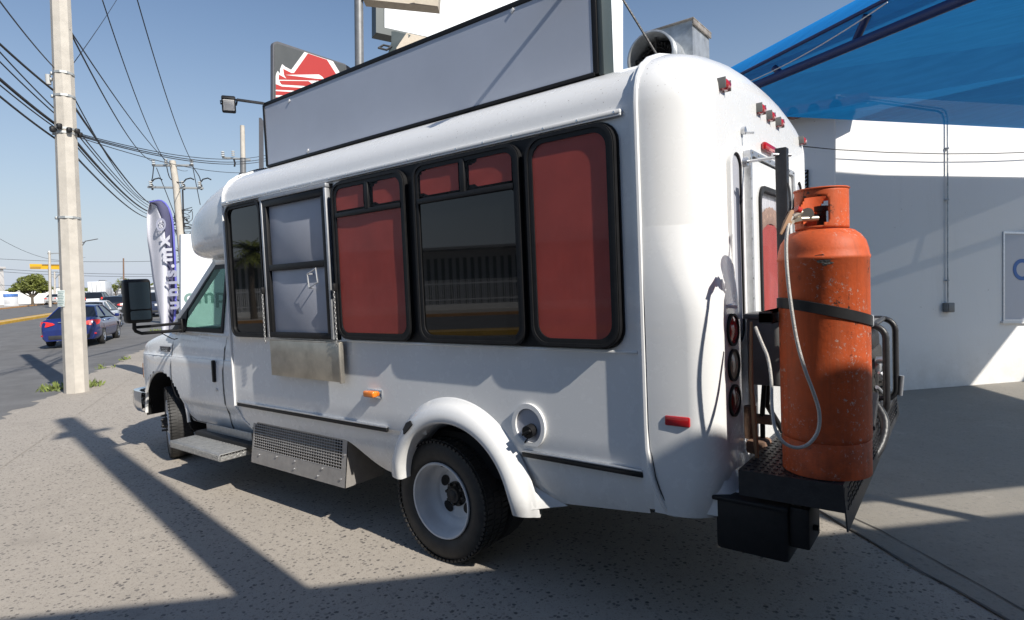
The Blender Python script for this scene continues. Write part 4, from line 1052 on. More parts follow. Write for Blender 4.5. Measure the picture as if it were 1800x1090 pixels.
mb=MB(); mb.rbox((gx0+.10,(ya+yb)/2,ZT),(.05,.44,.01),.003); mb.build('carry_plate',M_elbox,gn)
gm=(gx0+gx1)/2; ym=(ya+yb)/2
mb=MB(); mb.rbox((gm+.02,ym,1.25),(.32,.40,.15),.05,seg=3); mb.cyl((gm,ym,1.31),(gm,ym,1.345),.03); mb.build('fuel_tank',M_trim,gn,smooth=50)
mb=MB(); mb.rbox((gm+.04,ym-.08,1.02),(.26,.24,.28),.03); mb.cyl((gm+.02,ym+.06,1.02),(gm+.02,ym+.2,1.02),.12,n=20)
for k in range(6): mb.box((gm-.02,ym-.08,.93+k*.03),(.30,.20,.008))
mb.rbox((gm+.06,ym,1.06),(.30,.46,.34),.03); mb.rbox((gx0+.12,ym+.02,1.08),(.12,.40,.30),.03); mb.build('engine',M_hub,gn)
mb=MB(); mb.rbox((gx0+.06,ym+.14,1.13),(.05,.08,.07),.01); mb.cyl((gx0+.05,ym+.2,1.02),(gx0+.03,ym+.04,.95),.010); mb.cyl((gx0+.05,ym+.2,1.17),(gx0+.02,ym+.2,1.17),.02); mb.cyl((gx0+.05,ym+.1,1.07),(gx0+.03,ym+.1,1.07),.022,n=8); mb.tube([V(gx0+.04,ym+.2,1.1),V(gx0+.01,ym+.12,1.05),V(gx0+.03,ym,1.0),V(gx0+.02,ym-.1,.97)],.008,6); mb.build('engine_fittings',M_alu,gn)
mb=MB(); mb.tube([V(gx0-.02,yb,.90),V(gx0-.03,yb,1.02)],.014); mb.build('grip',M_alu,gn)
mb=MB(); mb.tube(smooth_path([V(gx0+.05,ya+.05,.95),V(gx0,ya+.1,.86),V(gx0+.02,ya+.2,.74),V(gx0+.1,ya+.35,.66),V(-1.95,.3,.62)]),.024,9); mb.build('exhaust_hose',M_steelblk,gn)

# ================================================================== BUILDING (right)
P0=V(-1.75,-5.80,0)
Wd=(CD+CR*(7000/1050)-CU*(5/1050)).normalized()
Wu=V(-.004,-.060,.998); Wu=(Wu-Wd*Wu.dot(Wd)).normalized()
Wn=Wu.cross(Wd).normalized()
if Wn.dot(CAM-P0)<0: Wn=-Wn
def wp(px,py,off=0): return onpl(px,py,P0+Wn*off,Wn)
def wl(s_,z,off=0): return P0+Wd*s_+Wu*z+Wn*off
def wc(px,py):
    q=wp(px,py)-P0; return q.dot(Wd),q.dot(Wu)
sc,_=wc(1469,300); _,zt=wc(1480,166)
bl=thing('white_shop_building','white plastered single storey shop building with a clay tiled eave behind the blue shade net','building',wl(sc,0))
mb=MB(); mb.prism([wl(sc,-.5),wl(9,-.9),wl(9,zt),wl(sc,zt)],-Wn*.3); mb.build('wall',M_wwall,bl)
# side wall runs back from the corner
Sd=(CD*.95-CR*.55); Sd=(Sd-Wu*Sd.dot(Wu)).normalized()
cr=wl(sc+.006,0,-.02)
sidew=lambda d_,z: cr+Sd*d_+Wu*z
mb=MB(); mb.prism([sidew(0,-.5),sidew(9,-.5),sidew(9,zt-.3),sidew(0,zt-.02)],Wd*.25); mb.build('side_wall',M_wwall,bl)
nS=Wu.cross(Sd).normalized()
if nS.dot(CAM-cr)<0: nS=-nS
def sp2(px,py,off=0): return onpl(px,py,cr+nS*off,nS)
# tiled eave
e0=sp2(1352,207,.25); e1=sp2(1440,192,.25)
mb=MB()
ed=(e0-e1).normalized()
for k in range(9):
    c_=e1+ed*(-.3+k*.30); mb.cyl(c_+nS*.12-Wu*.03,c_-nS*.5+Wu*.18,.085,.08,10)
mb.build('roof_tile',M_tile,bl)
mb=MB(); mb.prism([e1-ed*.5+nS*.05-Wu*.08,e1+ed*2.6+nS*.05-Wu*.08,e1+ed*2.6-nS*.5+Wu*.06,e1-ed*.5-nS*.5+Wu*.06],Wu*.04); mb.build('eave_board',M_bark,bl)
# louvred vent
v=[sp2(1404,301,.03),sp2(1419,298,.03),sp2(1419,331,.03),sp2(1404,334,.03)]
mb=MB(); mb.prism(v,-nS*.04); lv=mb.build('louvre_vent',M_black,bl)
for k in range(5):
    t0=k/5; a_=v[0].lerp(v[3],t0+.06); b_=v[1].lerp(v[2],t0+.06); h_=(v[3]-v[0])*.11
    mb=MB(); mb.prism([a_+nS*.005,b_+nS*.005,b_+h_+nS*.03,a_+h_+nS*.03],nS*.006); mb.build('slat',M_swall,lv)
# shop window with a frosted pane and a blue letter
w0,z1=wc(1762,407); _,z0=wc(1762,564)
mb=MB(); mb.ring([wl(w0,z0,.0),wl(w0+1.5,z0,.0),wl(w0+1.5,z1,.0),wl(w0,z1,.0)],[wl(w0+.02,z0+.02,.0),wl(w0+1.48,z0+.02,.0),wl(w0+1.48,z1-.03,.0),wl(w0+.02,z1-.03,.0)],Wn*.018); sf=mb.build('shop_window',M_alu,bl)
M_frost=mat('frosted_pane',(.50,.51,.55),.3,coat=.2)
mb=MB(); mb.prism([wl(w0+.01,z0+.01),wl(w0+1.49,z0+.01),wl(w0+1.49,z1-.01),wl(w0+.01,z1-.01)],Wn*.006); mb.build('pane',M_frost,sf)
mb=MB(); mb.prism([wl(w0-.03,z0-.035),wl(w0+1.6,z0-.035),wl(w0+1.6,z0),wl(w0-.03,z0)],Wn*.04); mb.build('sill',M_wwall,sf)
cxs,czs=wc(1796,474)
rings=[]
O=[];I=[]
for k in range(25):
    a=R(48+264*k/24); O.append((cxs+.150*math.cos(a),czs+.150*math.sin(a))); I.append((cxs+.098*math.cos(a),czs+.098*math.sin(a)))
poly=O+I[::-1]
mb=MB(); mb.prism([wl(a,b,.008) for a,b in poly],Wn*.003); mb.build('window_letter',M_bluet,sf)
# electrical conduit with a box
ca,_=wc(1662,200); cb,zb_=wc(1663,538)
_,zk=wc(1655,196)
mb=MB(); mb.tube([wl(ca-1.6,zk+.14,.03),wl(ca-.10,zk+.03,.03),wl(ca-.03,zk,.03),wl(ca,zk-.10,.03),wl(cb,zb_+.05,.03)],.011,8)
for z in(1.5,2.6,3.3): mb.rbox(wl(ca+(cb-ca)*.5,z,.02),(.05,.05,.02),.004)
cd_=mb.build('conduit',M_galv,bl)
mb=MB(); q=Matrix((Wd,Wn,Wu)).transposed(); mb.rbox(wl(cb,zb_-.02,.04),(.12,.08,.13),.01,rot=q); mb.rbox(wl(cb,zb_-.02,.085),(.09,.012,.10),.004,rot=q); mb.build('outlet_box',M_galvpole,bl)
# cable strung along the wall
def cable(name,pts,r,label,grp=None,m=M_wire,cat='cable',sag=None):
    b=Vector(pts[0]); t=thing(name,label,cat,b,0,grp)
    mb=MB(); mb.tube(pts,r,6); mb.build('line',m,t); return t
def sagline(a,b,sag,n=14): 
    a=Vector(a);b=Vector(b); return [a.lerp(b,i/n)-V(0,0,sag*4*(i/n)*(1-i/n)) for i in range(n+1)]
cable('wall_cable',[at(1398,256,5.5)]+[wp(x,y,.10) for x,y in((1469,263),(1560,268),(1660,270.5),(1740,270),(1800,268),(1900,262))],.006,'thin dark cable crossing the sunlit band of the white shop wall')
# ---- blue shade net on a tube frame
ew=lambda px,py,z: at(px,py,(z-CAM.z)/((CD+CR*((px-PW/2)/F_PX)-CU*((py-PH/2)/F_PX)).z))
b0=ew(1298,163,3.72); b1=ew(1640,21,3.72)
bdir=(b1-b0).normalized()
c0_=b0-bdir*.35; 
tn=V(-bdir.y,bdir.x,0); up0=onpl(1276,144,b0,tn); up1=onpl(1556,0,b0,tn)
KP=b0+bdir*((V(-6.9,-.4,4.0)-b0).dot(bdir))
nl=thing('blue_shade_canopy','large blue shade net canopy on a dark tube frame beside the white shop wall','canopy',V(KP.x,KP.y,0))
f0=wp(1378,205,.6); f1=wp(1800,226,.55); fd=(f1-f0).normalized()
def fe(t): return f0+fd*t
K2=V(-10.2,-3.85,4.0)
eL=up0-bdir*.25; eLow=V(0,0,0)
def net(polys,name):
    mb=MB()
    for P in polys:
        tri=tessellate_polygon([[Vector((p.x,p.y,0)) for p in P]]); mb.add(P,[tuple(t) for t in tri])
    o=mb.build(name,M_net,nl,smooth=0,fixn=False); return o
upd=(up1-up0).normalized()
kz=lambda p: V(p.x,p.y,4.15)
def onM(x,y):
    dd=abs((V(x,y,0)-V(up0.x,up0.y,0)).dot(tn)); return V(x,y,up0.z-.55*min(1,dd/3.0))
def gz0(px,py):
    v=CD+CR*((px-PW/2)/F_PX)-CU*((py-PH/2)/F_PX); return CAM-v*(CAM.z/v.z)
zM=3.93
B1=gz0(1505,886)+V(-1.2668,.1826,1)*zM; B2=gz0(1800,856)+V(-1.2668,.1826,1)*zM
bd=(B2-B1); bd.z=0; bd.normalize()
# where the near border meets the eave line
den=upd.x*bd.y-upd.y*bd.x; te=((B1.x-up0.x)*bd.y-(B1.y-up0.y)*bd.x)/den
U1=up0+upd*te
tri_=[wp(x,y)+V(-1.2668,.1826,1)*(3.6-wp(x,y).z) for x,y in((1700,686),(1870,470),(1782,686))]
gl_=gz0(1815,708)+V(-1.2668,.1826,1)*3.6
net([[f0-fd*.02,up0-upd*.1,U1,B1+bd*.0,B1+bd*4.2,V(gl_.x,gl_.y,3.6),tri_[0],tri_[1],f1+fd*3.2],
     [tri_[2],tri_[2]+(tri_[1]-tri_[0])*.6,tri_[2]+(tri_[1]-tri_[0])*.6+V(-2.5,-1.5,0),tri_[2]+V(-2.5,.6,0)]],'shade_net')
# rising sunlit flap beyond the eave tube
o0=onpl(1258,133,b0,tn); o1=onpl(1504,0,b0,tn)
o0=at(1258,133,(o0-CAM).dot(CD)+.45); o1=at(1504,0,(o1-CAM).dot(CD)+.45); od=(o1-o0)
mb=MB(); rows_=[]
for i in range(13):
    t=-.05+i*.16; a_=up0+(up1-up0)*t; b_=o0+od*t; 
    rows_.append([a_.lerp(b_,k/4)+V(0,0,.04*math.sin(math.pi*k/4)) for k in range(5)])
mb.grid(rows_); mb.build('net_flap',M_net,nl,fixn=False)
# unseen upper layer, added and shaped for the shade it casts on the wall
net([[wp(x,y)+V(-1.2668,.1826,1)*(4.62-wp(x,y).z) for x,y in((1400,300),(1470,302),(1600,312),(1850,316),(1850,325),(1530,452),(1400,512))]],'unseen_upper_net')
mb=MB(); mb.cyl(b0-bdir*.3,b0+bdir*9.0,.045,n=12); mb.build('lower_tube',M_frameblue,nl)
mb=MB(); mb.cyl(up0-upd*.2,up0+upd*7.0,.018,n=10); mb.build('upper_tube',M_frameblue,nl)
for (p1,p2) in (((1361,119),(1374,131)),((1525,26),(1505,70))):
    a_=at(*p1,(up0.lerp(up1,(p1[0]-1276)/280)-CAM).dot(CD)); b_=at(*p2,(b0.lerp(b1,(p2[0]-1298)/342)-CAM).dot(CD))
    mb=MB(); mb.cyl(a_,b_,.035,n=10); mb.build('strut',M_frameblue,nl)
a_=V(-5.15,-5.0,4.4); b_=V(-5.80,-6.35,4.4)
mb=MB(); mb.cyl(a_+(a_-b_)*1.6,b_+(b_-a_)*.5,.05,n=10); mb.build('rear_tube',M_frameblue,nl)
mb=MB(); mb.cyl(V(-5.42,-5.6,4.4),V(-5.30,-5.75,4.64),.045,n=10); mb.build('strut',M_frameblue,nl)
for q_ in (V(-7.0,-.6,4.1),V(-10.1,-3.9,4.1),V(.9,-5.0,4.0)):
    mb=MB(); mb.cyl((q_.x,q_.y,0),(q_.x,q_.y,q_.z),.06,n=12); mb.build('post',M_frameblue,nl)
mb=MB(); mb.tube(sagline(ew(1296,152,3.70),ew(1560,4,3.70),.05),.005,5)
mb.tube([ew(1368,100,4.1),ew(1366,125,4.1),ew(1352,150,4.0),ew(1330,172,3.95),ew(1328,160,3.95),ew(1336,140,4.0),ew(1345,132,4.0)],.003,5)
for x in(1297,1310,1332,1386): mb.tube([ew(x,150-(x-1296)*.56,4.05),ew(x-3,162-(x-1296)*.5,4.02)],.003,4)
mb.build('lashing_cord',M_string,nl)
# ---- second canopy with a metal roof behind the camera (its shadow falls in the foreground)
rf=thing('metal_canopy','grey metal roof canopy on posts behind the viewer','canopy',V(-6.0,4.5,0))
off=V(-1.2668,.1826,1)
def back(x,y,h): return V(x,y,0)+off*h
E1=V(-.708,-.706,0)
A1=back(-.11,1.12,4.5)+V(-.706,.708,0)*.13
p_=lambda t,d: A1-E1*t+V(-.706,.708,0)*d
mb=MB(); mb.prism([p_(9,0),p_(-5.2,0),p_(-5.2,14),p_(9,14)],V(0,0,.06)); mb.build('roof_sheet',M_roofm,rf)
for t in(8.5,-4.8):
    for d in(.5,13.5):
        q_=p_(t,d); mb=MB(); mb.rbox((q_.x,q_.y,q_.z/2),(.12,.12,q_.z),.01); mb.build('post',M_galvpole,rf)
sfr=thing('ambient_blocker','unseen dark wall with panes, added under the metal canopy to block ambient light','building',V(p_(2,7).x,p_(2,7).y,0))  # unseen block with dark panes, added behind the viewer to cut ambient light
M_sf=mat('dark_blocker_paint',(.10,.095,.09),.5,var=.15)
e_=V(.708,.706,0); n_=V(-.706,.708,0); g_=lambda t,d,z: V(p_(t,d).x,p_(t,d).y,z)
mb=MB(); mb.prism([g_(-5.0,4.2,-.1),g_(8.8,4.2,-.1),g_(8.8,4.2,4.44),g_(-5.0,4.2,4.44)],n_*.3); mb.build('wall',M_sf,sfr)
for k in range(6):
    mb=MB(); a0_=-4.2+k*2.2; mb.prism([g_(a0_,4.17,.5),g_(a0_+1.8,4.17,.5),g_(a0_+1.8,4.17,3.2),g_(a0_,4.17,3.2)],n_*.02); mb.build('window',M_carglass,sfr)
# its neighbour concrete pole, the source of the long shadow
def conc_pole(base,top,r0,r1,label,grp='concrete utility poles',name='utility_pole'):
    t=thing(name,label,'utility pole',base,0,grp); mb=MB(); mb.cyl(Vector(base)-V(0,0,.3),top,r0,r1,8); mb.build('shaft',M_pole,t,smooth=20); return t
tip=back(7.75,.86,9.6); bs=V(tip.x+.05,tip.y,0)
tp=conc_pole(bs,tip,.19,.135,'tall concrete pole behind the viewer')
mb=MB(); mb.rbox((tip.x+.0,tip.y,tip.z-1.05),(.10,.62,.08),.01); mb.rbox((tip.x,tip.y+.15,tip.z-.9),(.08,.2,.18),.02); mb.build('cross_arm',M_steelarm,tp)

# ================================================================== STREET SIDE
def gpt(px,py):
    # point on the ground under a pixel
    z=0
    for _ in range(12):
        v=CD+CR*((px-PW/2)/F_PX)-CU*((py-PH/2)/F_PX); p=CAM+v*((z-CAM.z)/v.z); z=gz(p.x,p.y)
    return p
# ---- near concrete utility pole
nb=V(10.58,-.10,0); nd=(nb-CAM).dot(CD)
ntop=at(99,-170,nd); nb2=at(134,692,nd)
up_=conc_pole(nb2,ntop,.195,.150,'near grey concrete utility pole with steel bands between the paving and the road')
ax=(ntop-nb2).normalized()
def onpole(py): return at(134-(692-py)*.0394,py,nd)
def prad(py): return .195-.045*(692-py)/862
for py in (131,171,229,236,384):
    mb=MB(); c_=onpole(py); r_=prad(py)+.006; mb.cyl(c_-ax*.02,c_+ax*.02,r_,n=10); mb.rbox(c_+CR*(-r_-.01)-CD*.05,(.06,.05,.05),.008); mb.build('pole_band',M_steelarm,up_)
mb=MB(); c_=onpole(140)-CR*.24; mb.rbox(c_,(.10,.05,.05),.01); mb.cyl(c_-CR*.05-V(0,0,.09),c_-CR*.05+V(0,0,.09),.045); mb.build('spool_insulator',M_ins,up_)
mb=MB(); c_=onpole(229); 
for k in range(9):
    a=R(40*k); mb.rbox(c_+CR*(.21*math.cos(a))-CD*(.21*math.sin(a))+V(0,0,random.uniform(-.05,.05)),(.09,.08,.09),.02)
mb.build('cable_clamp',M_black,up_)
M_poster=mat('pale_poster',(.55,.60,.58),.8,var=.25,vscale=30)
c_=onpole(525); fr_=-CD; mb=MB(); q=Matrix((CR,CD,CU)).transposed()
mb.rbox(c_-CR*.075-CD*(prad(525)*.965),(.13,.006,.30),.001,rot=Matrix.Rotation(0,3,'Z')@q); mb.build('poster',M_poster,up_)
mb=MB(); 
for k in range(9): mb.rbox(c_-CR*.08-CD*(prad(525)*.965+.005)+CU*(-.12+k*.03),(.08+.02*(k%3),.002,.010),.0005,rot=q)
mb.build('poster_print',M_greent,up_)
# ---- double crossarm pole down the street
def wpole(path,d,r,label,m=M_pole,name='utility_pole'):
    P=[at(x,y,d) for x,y in path]; b=Vector(P[-1]); t=thing(name,label,'utility pole',b,0,'utility poles along the street')
    mb=MB(); n=len(P); mb.tube(P[::-1],[r*(1.25-.35*i/(n-1)) for i in range(n)],8); mb.build('shaft',m,t); return t
def insul(mb,p,k=1): 
    for i in range(3): mb.cyl(p+V(0,0,.10*i*k),p+V(0,0,(.10*i+.05)*k),.10*k,.06*k,8)
d2=31
mp_=wpole([(303,283),(310,329),(318,418),(326,500),(333,566)],d2,.17,'concrete pole with two crossarms and cutout insulators beyond the feather flag')
for (xa,ya_),(xb,yb_) in (((268,291),(340,291)),((260,329),(357,331))):
    mb=MB(); a_=at(xa,ya_,d2); b_=at(xb,yb_,d2); q=(b_-a_).to_track_quat('X','Z').to_matrix(); mb.rbox((a_+b_)/2,((b_-a_).length,.12,.10),.01,rot=q); mb.build('crossarm',M_steelarm,mp_)
for x,y in((270,289),(292,288),(337,289),(265,327),(321,327),(351,328)):
    mb=MB(); insul(mb,at(x,y,d2-.1)); mb.build('insulator',M_ins,mp_)
mb=MB(); 
for x,y in((265,322),(321,322),(351,322)): mb.tube([at(x,y,d2),at(x+6,y-7,d2),at(x+14,y-9,d2),at(x+20,y-6,d2)],.035,5); mb.tube([at(x,y,d2),at(x+3,y+4,d2),at(x+3,y+12,d2)],.05,5)
mb.tube([at(321,333,d2),at(322,370,d2),at(323,410,d2)],.04,5); mb.build('fuse_cutout',M_wire,mp_)
mb=MB(); rr_=random.Random(4)
for k in range(34):
    y0=365+rr_.random()*90; x0=311+(y0-330)*.09
    P=[at(x0+rr_.uniform(-14,24),y0+rr_.uniform(-10,10),d2) for _ in range(4)]; mb.tube(smooth_path(P,3),.02,4)
mb.build('wire_tangle',M_wire,mp_)
p3=wpole([(426,221),(427,275),(427,330),(428,420),(429,560)],40,.16,'pale topped pole with one short crossarm behind the front of the truck')
mb=MB(); a_=at(391,277,40); b_=at(440,281,40); q=(b_-a_).to_track_quat('X','Z').to_matrix(); mb.rbox((a_+b_)/2,((b_-a_).length,.12,.12),.01,rot=q); mb.build('crossarm',M_steelarm,p3)
for x,y in((392,275),(410,274)):
    mb=MB(); insul(mb,at(x,y,39.9),1.3); mb.build('insulator',M_ins,p3)
mb=MB(); mb.tube([at(411,280,40),at(413,287,40),at(412,293,40)],.06,5); mb.tube([at(422,305,40),at(419,312,40),at(415,315,40)],.06,5); mb.build('fuse_cutout',M_wire,p3)
mb=MB(); mb.tube([at(427,278,39.75),at(427.3,300,39.75),at(427.6,330,39.75)],.185,8); mb.build('dark_wrap',M_galvpole,p3)
fp=at(459,560,24); t=thing('sign_post','flat dark grey steel post rising behind the front of the truck roof','post',fp)
mb=MB(); 
T=[at(455,207,24),at(458.5,207,24),at(461.5,212,24),at(463,560,24),at(456,560,24)]; mb.prism(T,CD*.10); mb.build('shaft',M_dkpole,t)
# ---- grey pole carrying a beige panel
gp=at(634,520,12); t=thing('sign_pole','thick grey steel pole carrying a beige panel above the truck sign','sign pole',gp)
mb=MB(); mb.cyl(at(636,560,12),at(630,-60,12),.088,n=20); mb.build('shaft',M_galvpole,t)
mb=MB(); A=at(637,-2,11.9);B=at(770,12,12.6);C_=at(776,-70,12.6);D=at(634,-90,11.9)
mb.prism([A,B,C_,D],CD*.3); mb.build('panel',M_beigesign,t)
mb=MB(); mb.prism([at(729,6.5,12.2),at(770.3,11.8,12.55),at(772,-8,12.55),at(729,-12,12.2)],-CD*.02); mb.build('panel_plate',M_beigesign,t)
# ---- red and white emblem sign
sd=14.0; a0=at(480,74,sd); a1=at(480,300,sd); a2=at(609,115,sd*1.12)
sn=(a1-a0).cross(a2-a0).normalized()
if sn.dot(CAM-a0)<0: sn=-sn
def zs4(x,y): return onpl(470+x/8.382,60+y/8.385,a0,sn)
es=thing('emblem_sign','dark grey sign with a red emblem striped in white, rising behind the truck sign','sign',at(540,420,sd*1.05))
Pn=[(80,2200),(80,160),(90,128),(115,112),(150,108),(190,120),(1145,440),(1170,470),(1180,520),(1180,2200)]
mb=MB(); mb.prism([zs4(*p) for p in Pn],-sn*.10); mb.build('sign_box',M_dkpole,es)
Pf=[(102,2190),(102,165),(112,150),(140,140),(1150,462),(1150,2190)]
mb=MB(); mb.prism([zs4(*p)+sn*.004 for p in Pf],sn*.006); mb.build('sign_face',M_signdk,es)
wh=[(540,266),(960,402),(1105,640),(1105,1000),(118,1100),(118,620),(130,575),(148,545),(182,590),(182,520),(212,445),(255,482),(345,530)]
mb=MB(); mb.prism([zs4(*p)+sn*.012 for p in wh],sn*.004); mb.build('emblem_border',M_signwh,es)
reds=[[(590,288),(870,380),(1050,660),(935,700),(905,690),(160,672),(165,600),(275,660),(240,605),(228,515),(345,575),(385,575)],
 [(170,690),(600,695),(650,735),(770,740),(785,760),(700,775),(205,745),(185,720)],
 [(118,740),(160,755),(205,775),(640,805),(560,840),(118,820)],[(118,842),(560,868),(480,905),(118,900)],[(118,930),(330,945),(250,975),(118,980)]]
for P in reds:
    mb=MB(); mb.prism([zs4(*p)+sn*.017 for p in P],sn*.004); mb.build('emblem_red',M_signred,es)
for P in ([(255,605),(750,598),(800,630),(830,668),(700,660)],[(700,690),(935,692),(860,735),(790,745),(770,710)]):
    mb=MB(); mb.prism([zs4(*p)+sn*.022 for p in P],sn*.003); mb.build('emblem_stripe',M_signwh,es)
mb=MB(); E_=[at(606.5,113,15.7),at(613,117,15.6),at(622,124,15.5),at(630,137,15.4),at(634,150,15.4),at(634,330,15.4),at(606.5,330,15.7)]; mb.prism(E_,CD*.3); mb.build('return_panel',M_dkpole,es)
mb=MB(); mb.cyl(zs4(630,1900)-sn*.3,V(zs4(630,1900).x,zs4(630,1900).y,0)-sn*.3,.16,n=16); mb.build('post',M_galvpole,es)
# ---- big white billboard
q0=at(672,52,20.0); q1=at(1095,142,25.0); q2=at(672,-260,20.0)
bn=(q1-q0).cross(q2-q0).normalized()
if bn.dot(CAM-q0)<0: bn=-bn
def bb(px,py,o=0): return onpl(px,py,q0+bn*o,bn)
bt=thing('billboard','huge blank white billboard with dark edge and service catwalk, above and behind the truck','billboard',V(q0.x,q0.y,0))
mb=MB(); mb.prism([bb(676,49),bb(1095,138),bb(1095,-420),bb(676,-260)],-bn*.25)
bbp=mb.build('board',M_billb,bt)
mb=MB(); mb.prism([bb(661,57,.03),bb(1094,150,.03),bb(1094,139,.03),bb(675,48,.03),bb(672,-240,.03),bb(660,-240,.03)],-bn*.5); mb.build('board_edge',M_dkgreen,bt)
for x in (747,782,870,950,1020):
    k=49+(x-676)*.2124; mb=MB(); mb.prism([bb(x,k-1,.006),bb(x+.7,k-1,.006),bb(x+.7,-260,.006),bb(x,-260,.006)],bn*.004); mb.build('sheet_joint',M_swall,bt)
mb=MB(); 
cwp=[at(715,60.5,19.9),at(830,85,21),at(800,110,19.7),at(697,87,18.6)]
mb.prism(cwp,V(0,0,.05)); mb.build('catwalk',M_beigesign,bt)
mb=MB(); mb.prism([at(735,72,19.2),at(820,91,20.2),at(812,97,19.9),at(722,78,18.95)],V(0,0,-.03)); mb.build('catwalk_beam',M_dkgreen,bt)
mb=MB(); mb.prism([at(688,55,19.9),at(716,61.5,19.8),at(686,95.5,18.5),at(681,97,18.5),at(688,74,19.6)],CR*.12); mb.build('catwalk_bracket',M_dkgreen,bt)
for (x,y,d) in ((664,86,18.2),(690,92,18.4)):
    P=[at(x,y,d),at(x+10,y-6,d+.7),at(x+26,y-2.4,d+.9),at(x+16,y+4,d+.2)]
    mb=MB(); mb.ring(P,[P[0].lerp(P[2],.13),P[1].lerp(P[3],.13),P[2].lerp(P[0],.13),P[3].lerp(P[1],.13)],V(0,0,.05)); mb.build('light_frame',M_black,bt)
bp=bb(900,60)-bn*.7; mb=MB(); mb.cyl((bp.x,bp.y,0),(bp.x,bp.y,bp.z+2),.45,n=20); mb.build('column',M_galvpole,bt)
# ---- white wall with lettering, seen past and through the cab
wl0=at(318,412,17); wl1=at(318,575,17); wl2=at(520,408,19)
wn=(wl1-wl0).cross(wl2-wl0).normalized()
if wn.dot(CAM-wl0)<0: wn=-wn
ww=lambda px,py,o=0: onpl(px,py,wl0+wn*o,wn)
wt=thing('white_boundary_wall','tall white painted wall with green lettering seen through the cab window','wall',ww(318,585))
mb=MB(); mb.prism([ww(318,640),ww(318,412),ww(620,404),ww(620,640)],-wn*.25); mb.build('wall',M_billb,wt)
text_obj('wall_lettering','ompr',.62,basis_m(ww(369,521,.005),ww(420,510)-ww(330,512),ww(371,480)-ww(371,540)),M_greent,wt,.003,bold=.012)
# ---- feather flag
fd_=12.0
ft=thing('feather_flag','white and navy feather flag with a blue pole sleeve standing ahead of the truck','flag',gpt(300,640))
Lft=[(263,357),(258,380),(258.5,420),(263,450),(268,490),(275,530),(282,568),(284,592)]
Rgt=[(263.5,356),(283,353),(296,366),(303,390),(306,430),(308,470),(309,520),(305,592)]
rows_=[];N=26
def interp(P,t):
    k=t*(len(P)-1); i=min(len(P)-2,int(k)); f=k-i; return (P[i][0]+(P[i+1][0]-P[i][0])*f,P[i][1]+(P[i+1][1]-P[i][1])*f)
def flagpt(t,u,o=0):
    l=interp(Lft,t); r=interp(Rgt,t); x=l[0]+(r[0]-l[0])*u; y=l[1]+(r[1]-l[1])*u
    return at(x,y,fd_+.10*math.sin(u*5+t*4)-o)
def flagpatch(name,u0,u1,t0,t1,m,o,nu=8):
    mb=MB(); mb.grid([[flagpt(t0+(t1-t0)*i/N,(u0(t0+(t1-t0)*i/N) if callable(u0) else u0)+((u1(t0+(t1-t0)*i/N) if callable(u1) else u1)-(u0(t0+(t1-t0)*i/N) if callable(u0) else u0))*j/nu,o) for j in range(nu+1)] for i in range(N+1)])
    ob=mb.build(name,m,ft,smooth=60); md=ob.modifiers.new('thick','SOLIDIFY'); md.thickness=.006; return ob
edge=lambda t: .70-.10*max(0,t-.15)
flagpatch('white_panel',0,edge,0,1,M_flagw,0); flagpatch('navy_panel',edge,1,0,1,M_flagn,0)
mb=MB(); mb.tube(smooth_path([at(x,y,fd_) for x,y in Rgt],4),.02,8); mb.build('blue_sleeve',M_flagb,ft)
gb=gpt(300,640); mb=MB(); mb.tube([at(306,585,fd_),at(306,610,fd_),V(gb.x,gb.y,gb.z)],.02,6); mb.cyl(gb,gb+V(0,0,.05),.3,n=16); mb.build('base',M_black,ft)
# printed characters reading up the flag
fu=(at(296,400,fd_)-at(303,540,fd_)).normalized()
for ch,x,y,sz in (('x',288,424,.36),('m',292,448,.36),('.',296,468,.36),('s',300,481,.36),('i',302,497,.34),('n',303,514,.34),('u',305,537,.34)):
    text_obj('flag_letter',ch,sz,basis_m(at(x,y,fd_-.16),fu,-CR),M_flagw if y<475 else M_flagl,ft,.003,bold=.012)
mb=MB(); c_=at(283,395,fd_-.16); fx=CR*1.0; fy=CU*1.0
def fring(ro,ri,n=28): return [c_+fx*(ro*.75*math.cos(2*math.pi*k/n))+fy*(ro*math.sin(2*math.pi*k/n)) for k in range(n)],[c_+fx*(ri*.75*math.cos(2*math.pi*k/n))+fy*(ri*math.sin(2*math.pi*k/n)) for k in range(n)]
a_,b_=fring(.13,.085); mb.ring(a_,b_,-CD*.003); mb.build('flag_emblem',M_flagl,ft)
mb=MB(); 
for dx,dy in((-.02,.03),(.025,.0),(-.01,-.035)):
    mb.tube([c_+fx*(dx+.022*math.cos(k*math.pi/5))+fy*(dy+.03*math.sin(k*math.pi/5))-CD*.004 for k in range(10)],.006,4,closed=True)
mb.build('flag_knot',M_flagw,ft)

